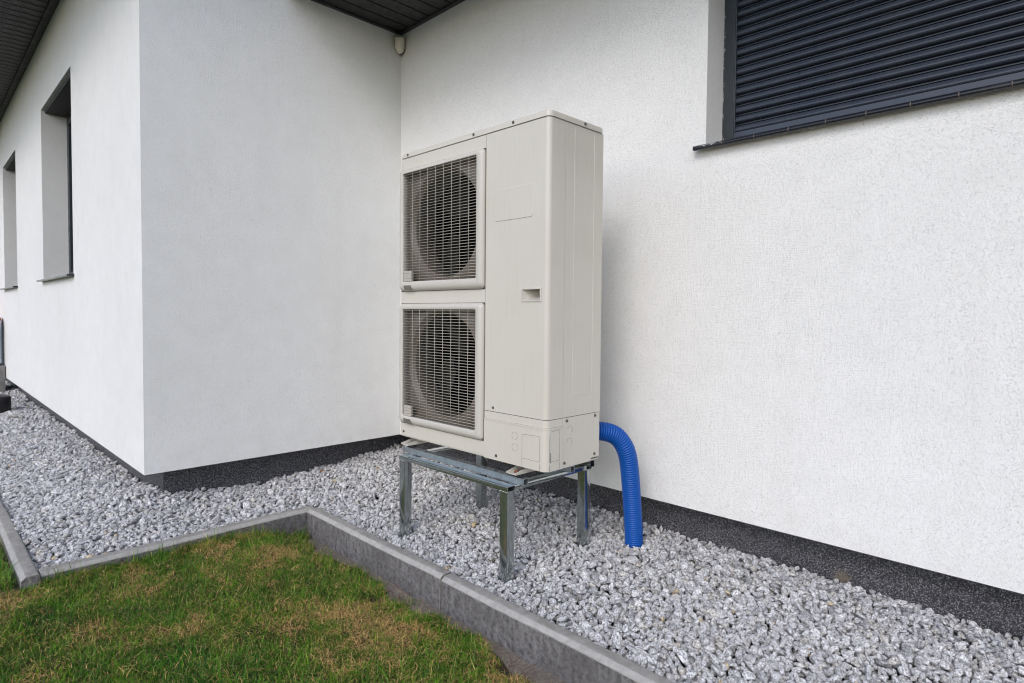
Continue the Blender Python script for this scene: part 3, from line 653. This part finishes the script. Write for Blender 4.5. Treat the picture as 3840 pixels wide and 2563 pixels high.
# ------------------------------------------------------------------ steel stand
st = tag(empty("steel_stand", (1.53, -.54, 0)), "galvanised steel stand with four square legs carrying the heat pump", "stand")
SX0, SX1, SY0, SY1 = 1.163, 1.902, -.8055, -.272
RT, RB = .3685, .3475
def tube(name, axis, a0, a1, u0, u1, v0, v1, mt=M_STEEL, th=.0025, bv=.0022):
    """hollow rectangular tube along axis; u,v other two axes in order"""
    bm = bmesh.new()
    def P(u, v, a): return {'x': (a, u, v), 'y': (u, a, v), 'z': (u, v, a)}[axis]
    rb = bv
    def rr(u0, u1, v0, v1, r_):
        pts = []
        for (cu, cv, s) in ((u1-r_, v1-r_, 0), (u0+r_, v1-r_, 90), (u0+r_, v0+r_, 180), (u1-r_, v0+r_, 270)):
            for k in range(4): a = math.radians(s+30*k); pts.append((cu+r_*math.cos(a), cv+r_*math.sin(a)))
        return pts
    O = rr(u0, u1, v0, v1, rb); I = rr(u0+th, u1-th, v0+th, v1-th, max(rb-th, .0005))
    L = [[bm.verts.new(P(*p, a)) for p in ring] for ring, a in ((O, a0), (O, a1), (I, a1), (I, a0))]
    n = len(O)
    for A, B in zip(L, L[1:]+L[:1]):
        for k in range(n): bm.faces.new((A[k], A[(k+1) % n], B[(k+1) % n], B[k]))
    bmesh.ops.recalc_face_normals(bm, faces=bm.faces[:])
    return finish(bm, name, mt, st, smooth=35)
tube("rail", 'x', SX0, SX1, SY0, SY0+.041, RB, RT); tube("rail", 'x', SX0, SX1, SY1-.041, SY1, RB, RT)
tube("rail", 'y', SY0+.042, SY1-.042, SX1-.040, SX1-.0005, RB, RT); tube("rail", 'y', SY0+.042, SY1-.042, SX0+.0005, SX0+.040, RB, RT)
for lx in (SX0+.003, SX1-.0455):
    for ly in (SY0+.0015, SY1-.0455):
        tube("leg", 'z', -.12, RB-.0005, lx, lx+.042, ly, ly+.042)
        bm = bmesh.new(); rr = random.Random(int(lx*100+ly*1000))
        for k in range(44):
            s = k/44*4; e, f_ = int(s), s-int(s); w_ = .042
            px, py = [(lx+f_*w_, ly), (lx+w_, ly+f_*w_), (lx+w_-f_*w_, ly+w_), (lx, ly+w_-f_*w_)][e]
            bmesh.ops.create_icosphere(bm, subdivisions=1, radius=rr.uniform(.0014, .0030), matrix=Matrix.Translation((px+rr.uniform(-.001, .001), py+rr.uniform(-.001, .001), RB-.001+rr.uniform(-.0025, .001))))
        finish(bm, "weld_bead", M_WELD, st, smooth=60)
def channel(y0, y1, x0, x1):
    bm = bmesh.new(); z0, z1, t = .3695, .3965, .002; yc = (y0+y1)/2
    # slotted top face
    holes = []; x = x0+.10
    k = 0
    while x < x1-.06:
        hl = .026 if k % 2 == 0 else .010; hw = .0085 if k % 2 == 0 else .006
        holes.append((x, x+hl, yc-hw, yc+hw)); x += hl+.0155; k += 1
    plate(bm, x0, x1, y0, y1, holes, lambda u, v, tt: (u, v, tt), z1, z1-t)
    box(bm, x0, x1, y0, y0+t, z0, z1-t); box(bm, x0, x1, y1-t, y1, z0, z1-t)
    box(bm, x0, x1, y0+t, y0+.008, z0, z0+t); box(bm, x0, x1, y1-.008, y1-t, z0, z0+t)
    return finish(bm, "slotted_channel", M_CHAN, st)
channel(-.752, -.724, 1.118, 1.936); channel(-.465, -.437, 1.12, 1.936)
tube("rear_tube", 'x', 1.12, 1.935, -.326, -.297, .3695, .3975, th=.003)

# ------------------------------------------------------------------ hose
pts = [(1.78, -.455, .545), (1.88, -.43, .5455), (1.955, -.385, .5448), (2.003, -.32, .538), (2.030, -.272, .517), (2.049, -.243, .478), (2.0575, -.222, .43), (2.0590, -.208, .375), (2.0560, -.190, .30), (2.0500, -.168, .20), (2.0450, -.148, .10), (2.0425, -.138, .02), (2.042, -.136, -.07)]
def catmull(P, n):
    P = [Vector(p) for p in P]; out = []
    for i in range(len(P)-1):
        p0 = P[max(i-1, 0)]; p1 = P[i]; p2 = P[i+1]; p3 = P[min(i+2, len(P)-1)]
        for k in range(n):
            t = k/n; out.append(.5*((2*p1)+(p2-p0)*t+(2*p0-5*p1+4*p2-p3)*t*t+(-p0+3*p1-3*p2+p3)*t**3))
    out.append(P[-1]); return out
C = catmull(pts, 40); sacc = [0]
for a_, b_ in zip(C, C[1:]): sacc.append(sacc[-1]+(b_-a_).length)
Ltot = sacc[-1]; pitch = .0105; sub = 8; nst = int(Ltot/pitch*sub)
def at(s):
    i = min(max(np.searchsorted(sacc, s)-1, 0), len(C)-2); t = (s-sacc[i])/(sacc[i+1]-sacc[i]); return C[i].lerp(C[i+1], t)
bm = bmesh.new(); rings = []; nrm = Vector((0, 0, 1)); ng = 32
for k in range(nst+1):
    s = Ltot*k/nst; p = at(s); tg = (at(min(s+.004, Ltot))-at(max(s-.004, 0))).normalized()
    nrm = (nrm-tg*nrm.dot(tg)).normalized(); bi = tg.cross(nrm)
    ph = (k % sub)/sub; r_ = .0410-.0075*(1-abs(math.sin(math.pi*ph))**.8)
    rings.append([bm.verts.new(p+(nrm*math.cos(2*math.pi*j/ng)+bi*math.sin(2*math.pi*j/ng))*r_) for j in range(ng)])
for A, B in zip(rings, rings[1:]):
    for j in range(ng): bm.faces.new((A[j], A[(j+1) % ng], B[(j+1) % ng], B[j]))
bmesh.ops.recalc_face_normals(bm, faces=bm.faces[:])
hose = finish(bm, "corrugated_hose", M_HOSE, smooth=80)
tag(hose, "blue corrugated hose bending down from behind the heat pump into the gravel", "hose")

# ------------------------------------------------------------------ motion sensor in the corner under the soffit
sn = tag(empty("motion_sensor", (0.03, -0.03, 2.875)), "small ivory motion sensor in the wall corner under the dark soffit", "motion sensor")
Q = Matrix.Rotation(math.radians(-135), 4, 'Z')
def place(o): o.matrix_basis = Matrix.Translation((.030, -.030, 2.872)) @ Matrix.Rotation(math.radians(45), 4, 'Z'); o.parent = sn; o.matrix_parent_inverse = world_of(sn).inverted()
bm = bmesh.new(); rows = []
for i in range(15):
    t = i/14; z = .055-.11*t; hw = .034*(1 if t < .5 else math.sqrt(max(1-((t-.5)/.5)**2*.93, 0))); dp = .044*(1-.35*t**2) if t > .08 else .036
    hw = max(hw, .004); row = []
    for j in range(13):
        a = math.pi*j/12; row.append(bm.verts.new((-hw*math.cos(a), -dp*(math.sin(a)**.7)*min(1, hw/.034+.15), z+(.010*math.sin(a) if i == 0 else 0)*-1)))
    rows.append(row)
for i in range(14):
    for j in range(12): bm.faces.new((rows[i][j], rows[i][j+1], rows[i+1][j+1], rows[i+1][j]))
bm.faces.new(rows[0]); bm.faces.new(rows[-1][::-1])
bmesh.ops.recalc_face_normals(bm, faces=bm.faces[:]); place(finish(bm, "body", M_SENS, smooth=50))
bm = bmesh.new(); prism(bm, [(-.036, .056), (-.036, 0), (-.031, -.030), (-.018, -.050), (0, -.059), (.018, -.050), (.031, -.030), (.036, 0), (.036, .056)], 'y', .0005, .014); place(finish(bm, "backplate", M_RUBBER, bevel=.002))

# ------------------------------------------------------------------ far left objects
bn = tag(empty("storage_bin", (-6.57, -1.890, .337)), "tall black bin with orange rim at the far left end of the house wall", "bin")
def lathe(prof, c, n=32):
    bm = bmesh.new(); L = [[bm.verts.new((c[0]+r_*math.cos(2*math.pi*k/n), c[1]+r_*math.sin(2*math.pi*k/n), c[2]+z)) for k in range(n)] for r_, z in prof]
    for A, B in zip(L, L[1:]):
        for k in range(n): bm.faces.new((A[k], A[(k+1) % n], B[(k+1) % n], B[k]))
    bm.faces.new(L[0][::-1]); bm.faces.new(L[-1]); return bm
M_BIN, _, _ = simple("black_bin_plastic", (0.010, 0.010, 0.012), 0.4); M_OR, _, _ = simple("orange_rim_plastic", (0.40, 0.075, 0.02), 0.5); M_BLU, _, _ = simple("blue_tap_plastic", (0.02, 0.16, 0.42), 0.5)
M_BLOCK = concrete("grey_concrete_block", (0.16, 0.155, 0.15), (0.24, 0.235, 0.225), 9)
o = finish(lathe([(.250, 0), (.262, .05), (.270, .40), (.272, .56)], (-6.57, -1.890, .337)), "barrel", M_BIN, bn, smooth=40)
o = finish(lathe([(.277, .56), (.285, .565), (.285, .595), (.272, .605)], (-6.57, -1.890, .337)), "rim", M_OR, bn, smooth=40)
bm = bmesh.new(); cyl(bm, (-6.41, -1.695, .36), .014, .014, (.7, .7, 0), .05, 12); finish(bm, "tap", M_BLU, bn, smooth=40)
blk = boxo("concrete_block", M_BLOCK, None, -6.78, -6.28, -2.10, -1.600, -.02, .335, bevel=.008, smooth=40)
tag(blk, "grey concrete block under the black bin at the far left of the gravel strip", "block")
cap = finish(lathe([(.118, -.03), (.122, 0), (.122, .125), (.116, .150), (.095, .160)], (-4.47, -1.835, .01)), "drain_cap", M_BIN, smooth=40)
tag(cap, "low round black cap standing in the gravel at the left edge of the picture", "drain cap")

# ------------------------------------------------------------------ gravel
protos = bpy.data.collections.new("stone_shapes")
def stone_mesh(seed, m):
    r = np.random.default_rng(seed); bm = bmesh.new(); bmesh.ops.create_icosphere(bm, subdivisions=3, radius=1)
    nn = 11; ns = r.normal(size=(nn, 3)); ns /= np.linalg.norm(ns, axis=1)[:, None]; h = r.uniform(.62, 1.0, nn)
    co = np.array([v.co[:] for v in bm.verts]); d = co @ ns.T
    k = 40.0
    rad = np.where(d > .05, h/np.maximum(d, .05), 9)
    rad = np.concatenate([rad, np.full((len(co), 1), 1.12)], 1)
    sm = -np.log(np.exp(-k*rad).sum(1))/k
    co = co*sm[:, None]
    fx = r.uniform(0, 6, (6,))
    wob = 1+.03*np.sin(5*co[:, 0]+fx[0])*np.sin(6*co[:, 1]+fx[1])+.025*np.sin(9*co[:, 2]+fx[2])*np.sin(8*co[:, 0]+fx[3])
    co *= wob[:, None]*np.array([1.25, .95, .74])*r.uniform(.84, 1.14, 3)
    for v, c_ in zip(bm.verts, co): v.co = c_
    me = bpy.data.meshes.new("stone"); bm.to_mesh(me); bm.free(); me.materials.append(m); me.shade_smooth(); me.set_sharp_from_angle(angle=math.radians(15)); return me
NP = 16
for k in range(NP):
    mm = M_GRAN if k < 13 else (M_GRANW if k < 15 else M_OCHRE)
    o = bpy.data.objects.new("stone_%02d" % k, stone_mesh(100+k, mm)); protos.objects.link(o)
RES = .006; gx0, gy0 = -9.0, -2.12; W_ = int((4.5-gx0)/RES); H_ = int((.14-gy0)/RES)
gxs = gx0+np.arange(W_)*RES; gys = gy0+np.arange(H_)*RES
GX, GY = np.meshgrid(gxs, gys); base = gz(GX, GY)-.036; Hm = base.copy()
def inside(x, y):
    if y > -.93: 
        if x < -.125: return False
        return y < PL-.008 and x < 4.4
    if x < .535+.02*(-y-.93)/1.17: return y > -2.100 and not (x < -PL-.01 and y > -LB+PL-.01) and not (x < -PL and y > -LB+PL-.005)
    return False
LEG = [(SX0+.003, SY0+.0015), (SX1-.0455, SY0+.0015), (SX0+.003, SY1-.0455), (SX1-.0455, SY1-.0455)]
def blocked(x, y, r_):
    for lx, ly in LEG:
        if lx-r_*.55 < x < lx+.042+r_*.55 and ly-r_*.55 < y < ly+.042+r_*.55: return True
    if (x-2.0425)**2+(y+.137)**2 < (.041+r_*.55)**2: return True
    if (x+4.47)**2+(y+1.835)**2 < (.12+r_*.5)**2: return True
    return -6.77 < x < -6.23 and y < -1.58
P_pos, P_rot, P_scl, P_idx = [], [], [], []
kern = {}
for rk in range(1, 8):
    yy, xx = np.mgrid[-rk:rk+1, -rk:rk+1]; d2 = (xx**2+yy**2)/(rk+.35)**2; kern[rk] = (d2 < 1, np.sqrt(np.clip(1-d2, 0, 1)))
areas = [(-.12, 4.4, -.93, .12, 2850), (-.12, .57, -2.1, -.93, 2850), (-3.0, -.12, -2.1, -1.47, 2700), (-9, -3.0, -2.1, -1.47, 1500)]
for (ax0, ax1, ay0, ay1, dens) in areas:
    n = int((ax1-ax0)*(ay1-ay0)*dens); big = 1.25 if dens < 2000 else 1.0
    rs_ = np.sort(rng.uniform(0, 1, n)); rs_ = np.where(rng.uniform(0, 1, n) < .5, rs_, rng.uniform(0, 1, n))
    nsm = int(n*.75)
    for q in range(n+nsm):
        r_ = (.0082+.0108*rng.beta(1.4, 2.4)+(.007*rng.random() if rng.random() < .06 else 0))*big
        if q >= n: r_ = rng.uniform(.0052, .0095)*big
        best = None
        X_ = rng.uniform(ax0, ax1); Y_ = rng.uniform(ay0, ay1)
        for tr_ in range(5 if q < n else 9):
            x = X_+rng.normal()*.018 if tr_ else X_; y = Y_+rng.normal()*.018 if tr_ else Y_
            if not inside(x, y) or blocked(x, y, r_): continue
            rk = min(7, max(1, int(round(r_*.95/RES)))); i = int((x-gx0)/RES); j = int((y-gy0)/RES)
            if i-rk < 0 or j-rk < 0 or i+rk+1 > W_ or j+rk+1 > H_: continue
            msk, cap_ = kern[rk]; win = Hm[j-rk:j+rk+1, i-rk:i+rk+1]
            zc = np.max((win+cap_*r_*.62)[msk])-r_*.16      # lets stones nestle
            if best is None or zc < best[0]: best = (zc, x, y, i, j, rk)
        if best is None: continue
        zc, x, y, i, j, rk = best
        if zc > gz(np.float64(x), np.float64(y))+.006: continue
        msk, cap_ = kern[rk]; win = Hm[j-rk:j+rk+1, i-rk:i+rk+1]
        np.maximum(win, np.where(msk, zc+cap_*r_*.72, -9), out=win)
        P_pos.append((x, y, zc)); P_scl.append(r_*rng.uniform(.98, 1.12)); P_rot.append((rng.normal()*.45, rng.normal()*.45, rng.uniform(0, 6.283)) if rng.random() < .75 else tuple(rng.uniform(0, 6.283, 3)))
        u_ = rng.random(); P_idx.append(int(rng.integers(0, 13)) if u_ < .925 else (13+int(rng.integers(0, 2)) if u_ < .996 else 15))
print("stones", len(P_pos))
me = bpy.data.meshes.new("gravel"); me.vertices.add(len(P_pos)); me.vertices.foreach_set('co', np.array(P_pos, dtype=np.float32).ravel())
for nm, ty, dat in (("rot", 'FLOAT_VECTOR', P_rot), ("scl", 'FLOAT', P_scl), ("idx", 'INT', P_idx)):
    a_ = me.attributes.new(nm, ty, 'POINT'); a_.data.foreach_set('vector' if ty == 'FLOAT_VECTOR' else 'value', np.array(dat, dtype=np.int32 if ty == 'INT' else np.float32).ravel())
gravel = link("gravel", me, None, 'stuff'); tag(gravel, "grey speckled granite chippings between the house plinth and the kerb", "gravel")
ng_ = bpy.data.node_groups.new("gravel_nodes", 'GeometryNodeTree')
ng_.interface.new_socket("Geometry", in_out='INPUT', socket_type='NodeSocketGeometry'); ng_.interface.new_socket("Geometry", in_out='OUTPUT', socket_type='NodeSocketGeometry')
gi = ng_.nodes.new("NodeGroupInput"); go = ng_.nodes.new("NodeGroupOutput"); mp = ng_.nodes.new("GeometryNodeMeshToPoints"); ip = ng_.nodes.new("GeometryNodeInstanceOnPoints"); ci = ng_.nodes.new("GeometryNodeCollectionInfo")
ci.inputs['Collection'].default_value = protos; ci.inputs['Separate Children'].default_value = True; ci.inputs['Reset Children'].default_value = True
def na(nm, ty):
    n_ = ng_.nodes.new("GeometryNodeInputNamedAttribute"); n_.data_type = ty; n_.inputs['Name'].default_value = nm; return n_.outputs['Attribute']
ip.inputs['Pick Instance'].default_value = True
e2r = ng_.nodes.new("FunctionNodeEulerToRotation")
L_ = ng_.links.new
L_(gi.outputs[0], mp.inputs['Mesh']); L_(mp.outputs[0], ip.inputs['Points']); L_(ci.outputs[0], ip.inputs['Instance']); L_(na("idx", 'INT'), ip.inputs['Instance Index'])
L_(na("rot", 'FLOAT_VECTOR'), e2r.inputs[0]); L_(e2r.outputs[0], ip.inputs['Rotation']); L_(na("scl", 'FLOAT'), ip.inputs['Scale']); L_(ip.outputs[0], go.inputs[0])
md = gravel.modifiers.new("stones", 'NODES'); md.node_group = ng_

# ------------------------------------------------------------------ lawn grass
def vnoise(x, y, s, seed):
    r = np.random.default_rng(seed); G = r.random((64, 64)); xi = x*s; yi = y*s; x0 = np.floor(xi).astype(int); y0 = np.floor(yi).astype(int); fx = xi-x0; fy = yi-y0
    fx = fx*fx*(3-2*fx); fy = fy*fy*(3-2*fy); g = lambda a, b: G[a % 64, b % 64]
    return (g(x0, y0)*(1-fx)+g(x0+1, y0)*fx)*(1-fy)+(g(x0, y0+1)*(1-fx)+g(x0+1, y0+1)*fx)*fy
def grass(n, x0, x1, y0, y1, keep, hs=1.0, ws=1.0):
    x = rng.uniform(x0, x1, n); y = rng.uniform(y0, y1, n); k = keep(x, y); x, y = x[k], y[k]
    # clump: pull blades toward tuft centres
    cxx = np.round(x/.019)*.019+.006*np.sin(x*911); cyy = np.round(y/.019)*.019+.006*np.sin(y*877)
    pull = rng.uniform(0, .75, len(x)); x = x+(cxx-x)*pull; y = y+(cyy-y)*pull
    return x, y
def keep_main(x, y):
    ed = -1.035-.025*np.sin(9*x)-.012*np.sin(31*x)-.02*vnoise(x, y, 22, 5)
    ok = (y < ed) & (x > .612+.02*(-y-.93)/1.17)
    for (hx, hy, hr, hd) in HOLES: ok &= ((x-hx)**2+(y-hy)**2) > (hr*.85)**2
    return ok
xs1, ys1 = grass(330000, .6, 3.3, -2.75, -.99, keep_main)
xs2, ys2 = grass(90000, -3.2, .62, -2.75, -2.172, lambda x, y: y < -2.174)
xs3, ys3 = grass(5200, .60, .66, -2.10, -1.0, lambda x, y: x > .606)     # longer fringe against the short kerb
xs5, ys5 = grass(1500, 0.0, .60, -2.25, -2.172, lambda x, y: y < -2.174)
xs4, ys4 = grass(700, .6, 3.0, -1.05, -.992, lambda x, y: (y < -.994) & (vnoise(x, y, 9, 8) > .62))
X = np.concatenate([xs1, xs2, xs3, xs5, xs4]); Y = np.concatenate([ys1, ys2, ys3, ys5, ys4]); nB = len(X)
fr = np.zeros(nB); fr[len(xs1)+len(xs2):len(xs1)+len(xs2)+len(xs3)+len(xs5)] = 1
Zb = lz(X, Y)-.003
dry = vnoise(X, Y, 5.5, 21)*.36+vnoise(X, Y, 14, 22)*.34+vnoise(X, Y, 45, 23)*.30+.045
for (dx, dy, dr, da) in ((1.50, -1.32, .15, .24), (1.72, -1.20, .13, .26), (1.12, -2.02, .10, .16), (1.15, -1.35, .14, .06), (2.0, -1.12, .13, .14), (.95, -1.5, .15, .06)): dry = dry+da*np.exp(-((X-dx)**2+(Y-dy)**2)/dr**2)
dry = dry-.16*np.exp(-((X-1.45)**2+(Y+2.0)**2)/.30**2)-.10*fr
straw = rng.random(nB) < np.clip((dry-.495)*2.3, .11, .80)
lie = (straw & (rng.random(nB) < .60)) | (rng.random(nB) < .16)
hgt = rng.gamma(5, .0044, nB)*(.85+.5*vnoise(X, Y, 8, 31))
hgt = np.where(straw, hgt*.95, hgt)*(1-.35*np.clip(dry-.5, 0, .5)*2); hgt = np.where((fr > 0) & (rng.random(nB) < .28), hgt*2.5, hgt)
hgt = np.clip(hgt, .010, .10)
az = rng.uniform(0, 2*np.pi, nB); lean = np.where(lie, rng.uniform(.9, 1.45, nB), np.abs(rng.normal(0, .85, nB))); curl = rng.uniform(.1, .9, nB)*np.where(straw, 1.3, 1)
wd = rng.uniform(.0014, .0036, nB)*np.where(straw, .62, 1); face = az+np.pi/2+rng.normal(0, .5, nB)
segs = 4; V = np.zeros((nB, 2*segs+1, 3), np.float32); px, py, pz = X.copy(), Y.copy(), Zb.copy(); th = lean.copy(); pz = pz+np.where(lie, rng.uniform(.004, .020, nB), 0); zmin = np.where(lie, rng.uniform(.002, .016, nB), .002)
for s in range(segs+1):
    t = s/segs; wt = wd*(1-.85*t**1.6)
    if s < segs:
        V[:, 2*s, 0] = px-wt/2*np.cos(face); V[:, 2*s, 1] = py-wt/2*np.sin(face); V[:, 2*s, 2] = pz
        V[:, 2*s+1, 0] = px+wt/2*np.cos(face); V[:, 2*s+1, 1] = py+wt/2*np.sin(face); V[:, 2*s+1, 2] = pz
    else: V[:, 2*s, 0] = px; V[:, 2*s, 1] = py; V[:, 2*s, 2] = pz
    L1 = hgt/segs; px = px+L1*np.sin(th)*np.cos(az); py = py+L1*np.sin(th)*np.sin(az); pz = pz+L1*np.cos(th); pz = np.maximum(pz, lz(px, py)+zmin); th = np.minimum(th+curl/segs, 2.2)
base_i = (np.arange(nB)*(2*segs+1))[:, None]
quads = np.concatenate([base_i+np.array([2*s, 2*s+1, 2*s+3, 2*s+2]) for s in range(segs-1)], 1).reshape(-1, 4); tri = (base_i+np.array([2*segs-2, 2*segs-1, 2*segs])).reshape(-1, 3)
me = bpy.data.meshes.new("grass"); nv = nB*(2*segs+1); me.vertices.add(nv); me.vertices.foreach_set('co', V.ravel())
loops = np.concatenate([quads.ravel(), tri.ravel()]); me.loops.add(len(loops)); me.loops.foreach_set('vertex_index', loops.astype(np.int32))
ls = np.concatenate([np.arange(len(quads))*4, len(quads)*4+np.arange(len(tri))*3]); me.polygons.add(len(ls)); me.polygons.foreach_set('loop_start', ls.astype(np.int32))
me.update(calc_edges=True); me.shade_smooth()
g1 = np.array([.052, .200, .006]); g2 = np.array([.145, .255, .012]); g3 = np.array([.010, .090, .010]); s1_ = np.array([.82, .57, .24]); s2_ = np.array([.50, .27, .085])
a1 = rng.random((nB, 1)); a2 = np.clip(dry*1.3-.15+.3*rng.normal(size=nB)*.4, 0, 1)[:, None]
green = (g3*(1-a1)+g1*a1)*(1-a2)+g2*a2; green *= rng.uniform(.45, 1.6, (nB, 1)); stw = s1_*(a1)+s2_*(1-a1); green *= (.62+.76*vnoise(X, Y, 26, 41))[:, None]; stw *= rng.uniform(.6, 1.25, (nB, 1))
colr = np.where(straw[:, None], stw, green); cv = np.ones((nB, 2*segs+1, 4), np.float32); cv[..., :3] = colr[:, None, :]
tipy = (~straw) & (rng.random(nB) < .25); cv[tipy, -1, :3] = s1_*.9; cv[tipy, -2, :3] = (s1_*.5+colr[tipy][:, :][:, :]*.5)
ca = me.color_attributes.new("blade", 'FLOAT_COLOR', 'POINT'); ca.data.foreach_set('color', cv.ravel()); me.materials.append(M_GRASS)
grass_o = link("grass", me, None, 'stuff'); tag(grass_o, "short green lawn with dry straw coloured patches below the kerb", "grass")
print("blades", nB)
# dry roots in the hollows against the kerb
bm = bmesh.new(); rr = random.Random(5)
M_ROOT, _, _ = simple("dry_root", (0.10, 0.035, 0.025), 0.9)
for k in range(46):
    hx, hy, hr, hd = HOLES[rr.choice([0, 0, 1, 2])]; x = hx+rr.gauss(0, hr*.7); y = min(hy+rr.gauss(0, hr*.6), -.995); z = float(lz(np.float64(x), np.float64(y)))+rr.uniform(.004, .03)
    d = Vector((rr.gauss(0, 1), rr.gauss(0, 1), rr.gauss(0, .5))).normalized(); L1 = rr.uniform(.02, .05)
    cyl(bm, (x, y-.004, z), .0011, .0006, d, L1, 5)
bmesh.ops.recalc_face_normals(bm, faces=bm.faces[:])
finish(bm, "dry_roots", M_ROOT, kind='stuff')
# small pale leaves and bits lying on the gravel and lawn

M_LEAF, nt, b = mat("dry_leaf"); co = coords(nt)
nt.links.new(ramp(nt, noise(nt, co, 60, 3), [(0.3, (0.16, 0.07, 0.02)), (0.7, (0.36, 0.19, 0.06))]), b.inputs['Base Color']); b.inputs['Roughness'].default_value = 0.7
for (lx, ly, rz, lab) in ((0.28, -0.36, .4, "small brown dry leaf on the gravel nearest the steel stand"), (0.05, -0.62, 2.0, "small brown dry leaf on the gravel near the projecting house corner")):
    bm = bmesh.new(); L0 = .030; rows = []
    for i in range(9):
        t = i/8; w_ = .0095*math.sin(math.pi*min(t*1.02, 1))**.7+.0004; row = []
        for j in (-1, -.5, 0, .5, 1): row.append(bm.verts.new((L0*(t-.5), w_*j, .003+.004*abs(j)+.005*math.sin(3*t)+.001*math.sin(9*t+j))))
        rows.append(row)
    for A_, B_ in zip(rows, rows[1:]):
        for j in range(4): bm.faces.new((A_[j], B_[j], B_[j+1], A_[j+1]))
    o = finish(bm, "dry_leaf", M_LEAF, smooth=60); md = o.modifiers.new("thick", 'SOLIDIFY'); md.thickness = .0006
    o.location = (lx, ly, float(gz(np.float64(lx), np.float64(ly)))+.016); o.rotation_euler = (.15, -.1, rz); tag(o, lab, "leaf", "dry leaves on the gravel")
